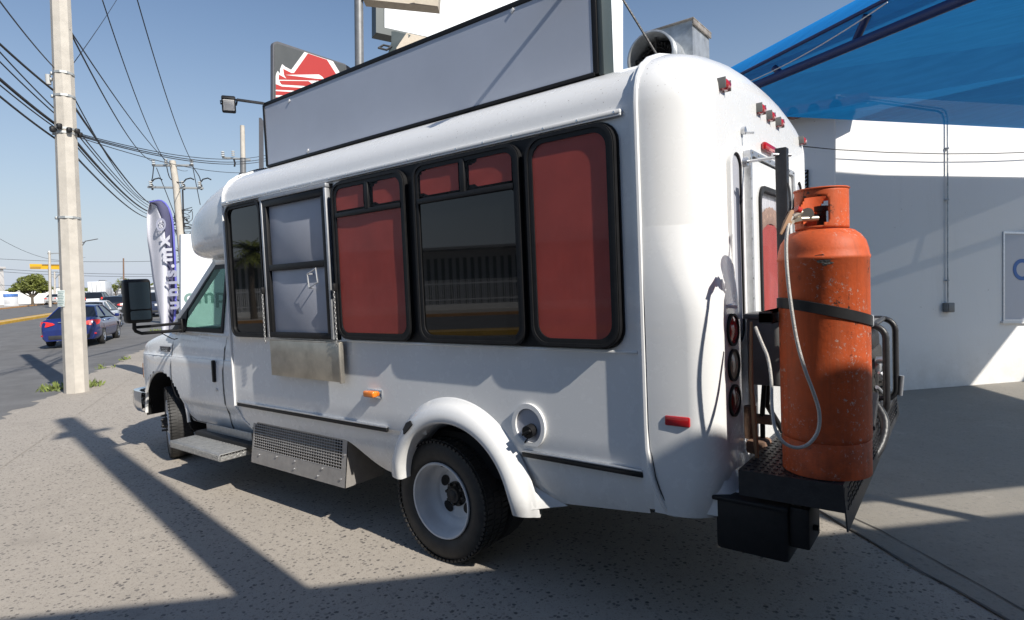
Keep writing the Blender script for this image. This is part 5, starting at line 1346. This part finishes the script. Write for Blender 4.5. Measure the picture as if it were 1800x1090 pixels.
# ================================================================== CARS
def paint(name,col): return mat(name,col,.25,coat=.7)
M_cblue=paint('blue_car_paint',(.008,.02,.125)); M_cwhite=paint('white_car_paint',(.72,.73,.75)); M_cblack=paint('black_car_paint',(.02,.021,.025)); M_csilver=paint('silver_car_paint',(.42,.43,.44)); M_cdark=paint('dark_blue_car_paint',(.02,.028,.06))
M_tail=mat('tail_lamp_lit',(.75,.03,.02),.2,coat=.5); M_dkplast=mat('dark_bumper_plastic',(.03,.03,.032),.6)
def car(label,pmat,kind='sedan',cat='car',group='cars on the street'):
    t=thing('car',label,cat,(0,0,0),0,group,False)
    hw=.89
    if kind=='sedan': Lr,Lf=-2.3,2.25; zt=[(-2.3,.62),(-2.26,.90),(-2.18,1.02),(-1.6,1.05),(-1.2,.98),(1.0,.98),(1.5,.93),(2.0,.80),(2.2,.66),(2.25,.55)]; G=[(-1.72,1.03),(-.95,1.42),(.05,1.47),(.45,1.43),(1.25,.97)]
    elif kind=='suv': Lr,Lf=-2.3,2.2; zt=[(-2.3,.60),(-2.27,1.0),(-2.2,1.10),(-1.2,1.08),(1.0,1.08),(1.6,1.02),(2.0,.92),(2.15,.75),(2.2,.6)]; G=[(-2.24,1.08),(-1.95,1.62),(-.2,1.70),(.35,1.64),(1.15,1.06)]
    z0=.24
    def ztop(x):
        for (a,b),(c_,d) in zip(zt,zt[1:]):
            if a<=x<=c_: return b+(d-b)*(x-a)/(c_-a)
        return zt[-1][1]
    xs=sorted(set([a for a,_ in zt]+[Lr+(Lf-Lr)*i/60 for i in range(61)]))
    wx=(-1.32,1.36)
    def row(x):
        e=min(1,(x-Lr)/.35,(Lf-x)/.45); w=hw*(.86+.14*max(0,e)**.5); z_=ztop(x); h=z_-z0
        return [V(x,w*.90,z0),V(x,w*.985,z0+.10),V(x,w,z0+h*.45),V(x,w*.995,z0+h*.70),V(x,w*.965,z0+h*.86),V(x,w*.90,z0+h*.965),V(x,w*.78,z_),V(x,w*.4,z_+.012),V(x,0,z_+.015)]
    rows=[row(x) for x in xs]
    mb=MB()
    for sg in(1,-1):
        rw=rows if sg>0 else [mirror(r) for r in rows]; n=len(rw[0]); base=len(mb.v); mb.v+=[tuple(q) for r in rw for q in r]
        for i in range(len(rw)-1):
            for j in range(n-1):
                c_=(rw[i][j]+rw[i+1][j+1])/2
                if abs(c_.y)>.6 and any((c_.x-wx_)**2+(c_.z-.32)**2<.36**2 for wx_ in wx): continue
                mb.f.append((base+i*n+j,base+i*n+j+1,base+(i+1)*n+j+1,base+(i+1)*n+j))
    for r in(rows[0],rows[-1]): mb.grid([[a,V(a.x,-a.y,a.z)] for a in r])
    bo=mb.build('body',pmat,t,smooth=40)
    # greenhouse
    def gy(z): return .80-.26*(z-.97)/.5 if kind=='sedan' else .84-.20*(z-1.06)/.6
    gl=[V(x,gy(z),z) for x,z in G]
    mb=MB(); mb.prism([V(q.x,q.y,q.z) for q in gl],V(0,-.01,0)); mb.build('side_window',M_carglass,t,smooth=0)
    mb=MB(); mb.prism([V(q.x,-q.y,q.z) for q in gl],V(0,.01,0)); mb.build('side_window',M_carglass,t,smooth=0)
    mb=MB(); mb.grid([[gl[0],V(gl[0].x,0,gl[0].z+.0)+V(-.04,0,.01),V(gl[0].x,-gl[0].y,gl[0].z)],[gl[1],V(gl[1].x,0,gl[1].z)+V(-.04,0,.02),V(gl[1].x,-gl[1].y,gl[1].z)]]); mb.build('rear_window',M_carglass,t)
    mb=MB(); mb.grid([[gl[3],V(gl[3].x,0,gl[3].z)+V(.04,0,.02),V(gl[3].x,-gl[3].y,gl[3].z)],[gl[4],V(gl[4].x,0,gl[4].z)+V(.06,0,.01),V(gl[4].x,-gl[4].y,gl[4].z)]]); mb.build('windscreen',M_carglass,t)
    mb=MB(); mb.grid([[V(q.x,q.y*k,q.z+.035*(1-k*k)+.006) for k in(1.02,.9,.5,0,-.5,-.9,-1.02)] for q in [gl[1].lerp(gl[0],.06)]+gl[1:4]+[gl[3].lerp(gl[4],.06)]]); mb.build('roof',pmat,t)
    for sg in(1,-1):
        mb=MB(); O=V(0,.006*sg,0)
        S_=lambda q: V(q.x,q.y*sg,q.z)+O
        mb.tube([S_(q) for q in gl],.028,6)
        k=gl[1].lerp(gl[2],.62); mb.tube([S_(V(k.x,k.y,k.z)),S_(V(k.x-.05,gy(G[0][1]),G[0][1]))],.025,6)
        mb.build('pillar',pmat,t)
        mb=MB(); mb.rbox((.75,sg*.98,1.02),(.14,.16,.13),.04,seg=3); mb.build('wing_mirror',pmat,t)
        mb=MB(); mb.rbox((-.15,sg*.895,.86),(.16,.02,.03),.008); mb.rbox((-1.05,sg*.885,.88),(.16,.02,.03),.008); mb.build('door_handle',M_chrome,t)
        if kind=='sedan': 
            mb=MB(); P=[V(-2.19,sg*.30+0,.90),V(-2.10,sg*.82,.97),V(-1.85,sg*.90,.90),V(-2.03,sg*.86,.80),V(-2.24,sg*.62,.78),V(-2.25,sg*.45,.80)]
            mb.grid([[V(-2.262,sg*.40,.86),V(-2.27,sg*.62,.93),V(-2.20,sg*.79,.95),V(-2.06,sg*.885,.945),V(-1.88,sg*.905,.92)],[V(-2.30,sg*.42,.82),V(-2.315,sg*.62,.76),V(-2.24,sg*.805,.74),V(-2.08,sg*.905,.79),V(-1.88,sg*.908,.90)]])
        else:
            mb=MB(); mb.rbox((-2.25,sg*.76,.98),(.10,.16,.26),.03,seg=3)
        tl=mb.build('tail_light',M_tail,t,smooth=60)
        mb=MB(); mb.rbox((2.08,sg*.68,.70),(.22,.34,.13),.04,seg=3); mb.build('headlight',M_clear,t)
        mb=MB(); mb.rbox((-2.27,sg*.70,.44),(.05,.28,.06),.015); mb.build('rear_reflector',M_red,t)
    mb=MB(); mb.rbox((-2.27,0,.36),(.10,1.25,.16),.03); mb.box((0,0,.30),(4.2,1.5,.14)); mb.build('under_trim',M_dkplast,t)
    mb=MB(); mb.rbox((-2.295,0,.90),(.02,.62,.035),.008); mb.build('boot_trim',M_chrome,t)
    mb=MB(); mb.rbox((-2.30,0,.72 if kind=='sedan' else .80),(.015,.36,.14),.006); mb.build('number_plate',M_signwh,t)
    for x in wx:
        for sg in(1,-1):
            mb=MB(); mb.lathe([(.20,-.10),(.29,-.105),(.32,-.08),(.325,0),(.32,.08),(.29,.105),(.20,.10)],(x,sg*.79,.325),'y',28); wq=mb.build('wheel',M_tyre,t)
            mb=MB(); mb.lathe([(.205,.085*sg),(.20,.10*sg),(.17,.07*sg),(.06,.085*sg),(.001,.09*sg)],(x,sg*.79,.325),'y',24); mb.build('rim',M_alu,wq)
            mb=MB()
            for k in range(5):
                a=2*math.pi*k/5; mb.box((x+.125*math.cos(a),sg*.79+sg*.083,.325+.125*math.sin(a)),(.05,.012,.075),Matrix.Rotation(-a,3,'Y'))
            mb.build('spoke_gap',M_black,wq)
    return t
RZ=math.atan2(-.482,.876)
def place(t,px,py,d=None,rz=RZ,uv=None):
    p=gpt(px,py) if d is None else at(px,py,d)
    if uv: p=road(*uv)
    t.location=(p.x,p.y,gz(p.x,p.y)+.006); t.rotation_euler=(0,0,rz)
c1=car('dark blue sedan with red tail lights driving away behind the near concrete pole',M_cblue); place(c1,0,0,uv=(17.9,2.75))
c2=dup(c1,(0,0,0),RZ,'white taxi sedan just ahead of the blue sedan',None,{'blue_car_paint':M_cwhite}); place(c2,166,545,30.5)
mb=MB(); mb.rbox((-.15,0,1.54),(.26,.55,.12),.03,seg=3); mb.build('roof_sign',M_cwhite,c2)
c3=dup(c1,(0,0,0),RZ,'black sedan with a bright brake light left of the truck mirror',None,{'blue_car_paint':M_cblack}); place(c3,206,545,45)
c4=dup(c1,(0,0,0),RZ,'pale sedan ahead of the black sedan',None,{'blue_car_paint':M_csilver}); place(c4,226,545,58)
c5=car('dark four by four between the truck mirror and the feather flag',M_cdark,'suv'); place(c5,286,545,43)
c6=dup(c5,(0,0,0),RZ,'white four by four in the queue of far traffic',None,{'dark_blue_car_paint':M_cwhite}); place(c6,150,545,80)
c7=dup(c5,(0,0,0),RZ,'black four by four with red tail lamp in the queue of far traffic',None,{'dark_blue_car_paint':M_cblack}); place(c7,174,540,66)
c8=dup(c1,(0,0,0),RZ+math.pi,'silver sedan facing us by the far pavement',None,{'blue_car_paint':M_csilver}); place(c8,98,532,88)
# white box truck in the far traffic
bx=thing('box_truck','white box truck in the far traffic','truck',(0,0,0),0,None,False)
mb=MB(); mb.rbox((-1.2,0,1.9),(4.6,2.2,2.3),.05); cb_=mb.build('cargo_box',M_cwhite,bx)
mb=MB(); 
for y in(-.55,0,.55): mb.rbox((-3.51,y,1.9),(.02,.05,2.1),.005)
mb.build('door_bar',M_galvpole,cb_)
mb=MB(); mb.rbox((1.9,0,1.35),(1.5,2.0,1.5),.15,seg=3); mb.build('cab',M_cwhite,bx)
for x in(-2.2,1.9):
    for y in(.9,-.9):
        mb=MB(); mb.lathe([(.2,-.12),(.42,-.12),(.45,0),(.42,.12),(.2,.12)],(x,y,.45),'y',20); mb.build('wheel',M_tyre,bx)
mb=MB(); mb.box((-.6,0,.65),(5.2,1.0,.2)); mb.build('frame',M_black,bx)
place(bx,181,532,92)

# ================================================================== FAR SIDE
def leafball(mb,c,rx,ry,rz,n,size,rnd):
    for _ in range(n):
        while True:
            d=V(rnd.uniform(-1,1),rnd.uniform(-1,1),rnd.uniform(-1,1))
            if .25<d.length<1: break
        p=c+V(d.x*rx,d.y*ry,d.z*rz); a=V(rnd.gauss(0,1),rnd.gauss(0,1),rnd.gauss(0,.6)).normalized(); b=a.cross(V(rnd.gauss(0,1),rnd.gauss(0,1),rnd.gauss(0,1))).normalized()
        s_=size*rnd.uniform(.6,1.3); mb.add([p-a*s_,p+b*s_*.45,p+a*s_,p-b*s_*.45],[(0,1,2,3)])
def tree(label,base,clumps,h,leaf,m=M_leaf,n=220,group='trees along the street',seed=1,name='shade_tree',tr=.16):
    rnd=random.Random(seed); t=thing(name,label,'tree',base,0,group)
    mb=MB(); fork=Vector(base)+V(.05,0,h*.30); mb.tube([Vector(base)-V(0,0,.1),Vector(base)+V(.02,.03,h*.15),fork],[tr*1.3,tr,tr*.9],8)
    for c,rx,ry,rz in clumps: mb.tube([fork-V(0,0,.1),fork.lerp(Vector(base)+Vector(c),.55)+V(0,0,.1),Vector(base)+Vector(c)],[tr*.6,tr*.35,tr*.12],6)
    mb.build('trunk',M_bark,t)
    mb=MB()
    for c,rx,ry,rz in clumps: leafball(mb,Vector(base)+Vector(c),rx,ry,rz,n,leaf,rnd)
    mb.build('crown',m,t,smooth=0,fixn=False); return t
def onfar(px,d,h=0): # a point at distance d under a pixel column, standing on the ground
    p=at(px,535,d); return V(p.x,p.y,gz(p.x,p.y)+.15)
tb=onfar(58,82); rnd=random.Random(11)
Rg=V(CR.x,CR.y,0).normalized(); Fw=V(CD.x,CD.y,0).normalized()
cl=[]
for dx,dz,r in((-1.7,2.6,.95),(-.9,3.3,1.0),(0,3.6,1.05),(.9,3.3,1.0),(1.7,2.7,1.0),(2.2,2.2,.7),(-.5,2.5,1.0),(.6,2.4,1.0),(1.3,2.0,.8),(-1.4,2.0,.7),(-2.3,2.1,.5)):
    cl.append(((Rg*dx*.88+Fw*rnd.uniform(-.9,.9)+V(0,0,dz*1.02))[:],r*.95,r*1.0,r*.62))
tree('round green shade tree before the white wall across the street',tb,cl,3.6,.15,n=560,seed=3)
k=0
for px,d,h,w_,lab in ((128+2,150,2.2,1.9,'small green tree far down the street beside the pole'),(216,130,3.6,3.0,'bushy tree rising behind the white box truck'),(205,140,2.6,2.2,'low tree behind the far white sheds')):
    k+=1; b=onfar(px,d); rnd=random.Random(20+k)
    cl=[((Rg*rnd.uniform(-w_,w_)*.6+Fw*rnd.uniform(-1,1)+V(0,0,h*rnd.uniform(.55,.95)))[:],w_*.45,w_*.45,h*.22) for _ in range(7)]
    tree(lab,b,cl,h,.22,n=110,seed=30+k)
# white boundary wall across the street, with piers
a_=onfar(-40,86); b_=onfar(128,98); e=(b_-a_).normalized(); L=(b_-a_).length
t=thing('far_boundary_wall','long white boundary wall with piers across the street','wall',a_)
nn_=V(-e.y,e.x,0); 
mb=MB(); mb.prism([a_,b_,b_+V(0,0,2.0),a_+V(0,0,2.0)],nn_*.2); mb.build('wall_panel',M_wwall,t)
for i in range(7):
    q_=a_+e*(L*i/6); mb=MB(); mb.rbox(q_+V(0,0,1.05)-nn_*.05,(.35,.35,2.15),.02); mb.build('pier',M_wwall,t)
# pale two storey house at the far left
hp_=onfar(2,92); M_house=mat('pale_house_paint',(.66,.63,.60),.8,var=.06,vscale=1)
t=thing('flat_roofed_house','pale two storey flat roofed house at the far left across the street','house',hp_)
q=Matrix.Rotation(math.atan2(Fw.y,Fw.x),3,'Z'); F3=lambda d,l,z: hp_+Fw*d-Rg*(-l)*1+V(0,0,z)
mb=MB(); mb.rbox(F3(3,-7.9,2.9),(6,7.2,5.8),.03,rot=q); mb.build('wall',M_house,t)
mb=MB(); mb.rbox(F3(2.9,-7.8,5.95),(6.5,7.6,.35),.03,rot=q); mb.build('parapet',M_house,t)
mb=MB(); mb.rbox(F3(-.2,-7.9,3.05),(.5,7.2,.2),.02,rot=q); mb.build('balcony_slab',M_house,t)
for l,z in((-5.2,4.4),(-7.5,4.4),(-9.5,4.4),(-5.3,1.6),(-7.9,1.6)):
    mb=MB(); mb.rbox(F3(-.02,l,z),(.06,1.1,1.2),.01,rot=q); wn_=mb.build('window',M_swall,t)
    mb=MB(); mb.rbox(F3(-.06,l,z),(.04,.95,1.05),.005,rot=q); mb.build('pane',M_carglass,wn_)
# kiosk box with a blue top
kp=onfar(20,80); t=thing('ice_box_kiosk','white kiosk box with a blue printed top on the far pavement','kiosk',kp)
mb=MB(); mb.rbox(kp+V(0,0,.6),(1.1,1.1,1.2),.03,rot=q); mb.build('cabinet',M_cwhite,t)
M_kb=mat('kiosk_blue_print',(.10,.22,.55),.5,var=.5,vscale=4)
mb=MB(); mb.rbox(kp+V(0,0,1.42),(1.12,1.12,.42),.03,rot=q); mb.build('blue_header',M_kb,t)
mb=MB(); mb.rbox(kp-Fw*.56+V(0,0,.62),(.02,.8,.5),.005,rot=q); mb.build('door_panel',M_swall,t)
# yellow gantry sign
ys=onfar(80,75); t=thing('yellow_sign','long yellow sign on a pole high above the far tree','sign',ys)
A=at(52,464,75);B=at(112,465,75); 
mb=MB(); mb.prism([A,B,B-V(0,0,.62),A-V(0,0,.62)],Fw*.3); mb.build('sign_panel',M_ywl,t)
mb=MB(); mb.prism([at(74,464.5,74.9),at(104,465,74.9),at(104,466,74.9),at(74,465.5,74.9)],-Fw*.02); mb.prism([at(53,469,74.9),at(72,469,74.9),at(72,470,74.9),at(53,470,74.9)],-Fw*.02); mb.build('sign_stripe',M_dkpole,t)
mb=MB(); mb.cyl(at(87,466,75.3),V(*onfar(89,75.3)),.16,n=10); mb.build('pole',M_galvpole,t)
# far poles and street lamps
for i,(px,py0,d,r,lab) in enumerate(((88,443,70,.15,'slim pale pole carrying a crossarm behind the yellow sign'),(97,478,95,.15,'short pale pole behind the far silver sedan'),(218,454,75,.10,'thin reddish mast above the far traffic'),(105,485,100,.13,'far pale pole right of the round tree'))):
    b=onfar(px,d); t=thing('far_pole',lab,'utility pole',b,0,'far poles'); tp_=at(px-1,py0,d)
    mb=MB(); mb.cyl(b,tp_,r,r*.8,8); mb.build('shaft',M_pole if i!=2 else M_rust,t)
    if i==0:
        mb=MB(); mb.rbox((at(83,445,d)+at(108,446,d))/2,(1.6,.12,.12),.01,rot=Matrix.Rotation(math.atan2(Rg.y,Rg.x),3,'Z')); mb.build('crossarm',M_steelarm,t); mb=MB(); mb.cyl(at(86.5,444,d),at(86.5,441,d),.18,.12,8); mb.build('insulator',M_ins,t)
    if i==1:
        mb=MB(); mb.tube([at(89,483,d),at(97,490,d),at(104,482,d)],.10,6); mb.tube([at(94,478,d),at(101,478,d)],.08,6); mb.build('crossarm',M_steelarm,t)
for px,py,d,dx,lab in ((163,494,110,12,'left of two slim street lamps far down the road'),(205,497,110,10,'right of two slim street lamps far down the road')):
    b=onfar(px,d); t=thing('street_lamp',lab,'street lamp',b,0,'far street lamps')
    mb=MB(); mb.tube([b,at(px+2,py+15,d),at(px+dx*.6,py+3,d),at(px+dx,py-1,d),at(px+dx+10,py-1,d)],.06,6); mb.build('post',M_galvpole,t); mb=MB(); mb.rbox(at(px+dx+11,py-1,d),(.5,.25,.12),.03); mb.build('lamp_head',M_steelarm,t)
# near lamp head on a long arm right of the pole
b=onfar(140,60); t=thing('street_lamp','street lamp arm reaching left beside the near pole','street lamp',b,0,'far street lamps')
mb=MB(); mb.tube([b,at(139,440,60),at(150,424,60),at(172,420,60)],.05,6); mb.build('post',M_galvpole,t); mb=MB(); mb.rbox(at(144,426,60),(.5,.2,.10),.03); mb.build('lamp_head',M_dkpole,t)
# far sheds
for px0,px1,py,d,lab in ((143,182,517,170,'low white shed far down the street on the left'),(170,200,511,185,'long white shed roof behind the box truck'),(262,275,505,120,'white shed just right of the truck mirror')):
    a_=onfar(px0,d); b_=onfar(px1,d); top=at((px0+px1)/2,py,d).z; t=thing('white_shed',lab,'shed',(a_+b_)/2,0,'white sheds')
    mb=MB(); e=(b_-a_); mb.prism([a_,b_,V(b_.x,b_.y,top),V(a_.x,a_.y,top)],Fw*8); mb.build('wall',M_cwhite,t)
    mb=MB(); u=e.normalized(); A=V(a_.x,a_.y,top+.01)-u*.4-Fw*.5; B=V(b_.x,b_.y,top+.01)+u*.4-Fw*.5; mid=V(0,0,.7)
    mb.add([A,B,B+Fw*9,A+Fw*9,A+Fw*4.5+mid,B+Fw*4.5+mid],[(0,1,5,4),(4,5,2,3),(0,4,3),(1,2,5)]); mb.build('roof',M_swall,t)
# distant tree line
mb=MB(); rnd=random.Random(77)
for i in range(70):
    px=-40+i*5.2; d=rnd.uniform(230,300); p=onfar(px,d); leafball(mb,p+V(0,0,1.2),3,3,rnd.uniform(1.0,1.9),26,.9,rnd)
o=mb.build('far_tree_line',M_leaf,None,smooth=0,fixn=False); tag(o,'distant dark green line of trees at the end of the road','trees'); o['kind']='stuff'
# orange roadside banner by the pole
b=onfar(146,56); t=thing('banner_post','slim orange banner on a post just right of the near pole','banner',b)
mb=MB(); mb.prism([at(143,486,56),at(147,488,56),at(147,505,56),at(143,505,56)],Fw*.06); mb.build('banner',M_ork,t); mb=MB(); mb.cyl(b,at(143,486,56.1),.06,n=8); mb.build('post',M_galvpole,t)
# weeds at the pole foot and along the lot edge
def weed(px,py,n,r,label):
    b=gpt(px,py); t=thing('weed_clump',label,'weeds',b,0,'weeds at the road edge'); rnd=random.Random(int(px*7+py)); mb=MB()
    for _ in range(n):
        p=b+V(rnd.gauss(0,r),rnd.gauss(0,r),0); d=V(rnd.gauss(0,.6),rnd.gauss(0,.6),1).normalized(); h=rnd.uniform(.05,.20); s_=d.cross(V(rnd.gauss(0,1),rnd.gauss(0,1),.2)).normalized()*rnd.uniform(.010,.022)
        mb.add([p-s_*.4,p+s_*.4,p+d*h*.6+s_,p+d*h,p+d*h*.6-s_],[(0,1,2,3,4)])
    mb.build('leaves',M_leaf2,t,smooth=0,fixn=False)
weed(98,686,110,.12,'green weed clump left of the near pole foot'); weed(160,680,60,.10,'small weed clump right of the near pole foot'); weed(186,648,16,.10,'sparse weeds at the paving edge beyond the pole'); weed(218,633,16,.10,'weeds at the paving edge nearest the truck nose'); weed(279,583,80,.2,'yellowish weeds at the foot of the feather flag')

# ================================================================== OVERHEAD CABLES
def span(px0,py0,d0,px1,py1,d1,sag,r,label,grp='overhead cables',n=18):
    a=at(px0,py0,d0); b=at(px1,py1,d1); t=thing('overhead_cable',label,'cable',a,0,grp); mb=MB(); mb.tube(sagline(a,b,sag,n),r,5); mb.build('line',M_wire,t)
G1='heavy bundled cables on the near pole'; 
for i,(y0,yp,yq,xq,r,lab) in enumerate(((66,170,357,262,.020,'thick upper cable bundle crossing behind the near pole'),(80,203,362,263,.012,'twisted cable just under the thick upper bundle'),(97,210,366,262,.012,'cable third from the top left of the near pole'),(128,226,372,262,.026,'thickest middle cable bundle held by the clamp on the near pole'),(138,232,377,261,.012,'cable just below the thickest bundle'),(158,251,383,260,.018,'lowest cable bundle crossing the near pole'))):
    span(-200,y0-(yp-y0)*200/105*.95,7.3,108,yp,nd+.22,.10,r,lab+', left span',None); span(128,yp+14+i*1.0,nd+.22,xq,yq,30,.22,r*1.1,lab+', right span',None)
for (a,b,c_,d,lab) in ((( -30,-38,7.5),(96,120,nd-.1),.05,.011,'single dark cable meeting the near pole from upper left'),((120,50,nd),(267,283,d2),.5,.016,'cable from the near pole down to the left upper insulator of the crossarm pole'),((180,0,16),(290,283,d2),.5,.016,'left of two steep cables dropping to the crossarm pole'),((238,-12,16),(337,284,d2),.5,.016,'right of two steep cables dropping to the crossarm pole'),((122,52,nd),(330,300,44),.8,.014,'faint cable crossing from the near pole behind the crossarm pole'),((205,0,20),(123,120,nd+.2),.03,.008,'thin cable rising right from the near pole'),((124,160,nd+.2),(270,352,30),.7,.012,'lone cable above the bundles right of the near pole')):
    span(a[0],a[1],a[2],b[0],b[1],b[2],c_,d,lab,None)
for i,(y0,y1,y2,r) in enumerate(((232,262,270,.010),(234,268,283,.012),(236,272,287,.012),(238,290,305,.009))):
    span(128,y0,nd+.2,475,y1+9,26,.35,r,('topmost','second','third','lowest')[i]+' of four thin cables running from the near pole clamp to behind the truck sign','thin cables fanning from the near pole')
for i,(y0,y1) in enumerate(((454,459),(471,482),(476,486),(500,505))):
    span(-20,y0,95,275,y1,95,.3,.03,('topmost','second','third','lowest')[i]+' of four far thin cables crossing the street low in the sky','far street cables')
span(0,420,60,150,452,90,1.2,.02,'sagging far cable left of the near pole',None)
# pole to pole drops on the crossarm pole
dr_=[((270,293),(268,312),(265,322)),((293,293),(300,315),(320,322)),((338,292),(350,310),(353,322))]
mb=MB()
for P in dr_: mb.tube(smooth_path([at(x,y,d2-.1) for x,y in P],4),.025,5)
mb.tube([at(275,295,d2),at(312,390,d2)],.02,5); mb.tube([at(339,295,d2),at(352,360,d2)],.02,5)
mb.build('jumper_wire',M_wire,mp_)

# ================================================================== ACROSS THE STREET (what the truck windows mirror)
def uvp(u,v,z=0): p=RQ+RU*u+RV*v; return V(p.x,p.y,z)
t=thing('corrugated_workshop','long low corrugated workshop with gable vents across the street','building',uvp(0,31))
qr=Matrix.Rotation(RZ,3,'Z')
mb=MB(); mb.box(uvp(2,34,2.0),(60,6,4.0),qr); mb.build('wall',M_swall,t)
mb=MB(); 
for i in range(120): mb.box(uvp(-27.7+i*.5,30.97,1.8),(.22,.06,3.4),qr)
o=mb.build('wall_rib',mat('dull_green_sheet',(.10,.12,.10),.6),t); o['kind']='stuff'
mb=MB(); mb.box(uvp(2,33,4.05),(61,8,.15),qr); mb.build('roof',M_roofm,t)
t=thing('picket_fence','white steel picket fence along the pavement across the street','fence',uvp(0,29))
mb=MB(); mb.box(uvp(2,29,.25),(60,.2,.5),qr); mb.build('base_wall',M_wwall,t)
mb=MB(); mb.box(uvp(2,29,1.8),(60,.05,.06),qr); mb.box(uvp(2,29,.8),(60,.05,.06),qr); mb.build('rail',M_cwhite,t)
mb=MB()
for i in range(430): mb.box(uvp(-28+i*.14,29,1.25),(.035,.035,1.6),qr)
o=mb.build('picket',M_cwhite,t); o['kind']='stuff'
def palm(u,v,h,label):
    b=uvp(u,v,0); t=thing('palm_tree',label,'tree',b); mb=MB(); mb.tube([b,b+V(.1,0,h*.5),b+V(.05,.1,h)],[.22,.17,.15],8); mb.build('trunk',M_bark,t)
    rnd=random.Random(9); mb=MB(); tp_=b+V(.05,.1,h)
    for k in range(46):
        a=2*math.pi*k*.382; el=rnd.uniform(-.6,1.2); L=rnd.uniform(1.1,1.6); d=V(math.cos(a)*math.cos(el),math.sin(a)*math.cos(el),math.sin(el)); s_=d.cross(V(0,0,1)).normalized()
        P=[tp_+d*(L*j/6)-V(0,0,.5*(j/6)**2*L*.6) for j in range(7)]
        for j in range(1,7):
            for sg in(1,-1):
                w_=.34*math.sin(math.pi*min(1,j/6.5)); mb.add([P[j-1],P[j],P[j]+s_*sg*w_+d*.2-V(0,0,.18)],[(0,1,2)])
    mb.build('crown',M_leaf,t,smooth=0,fixn=False)
palm(13,26,4.4,'fan palm on the pavement across the street, mirrored in the front side window')
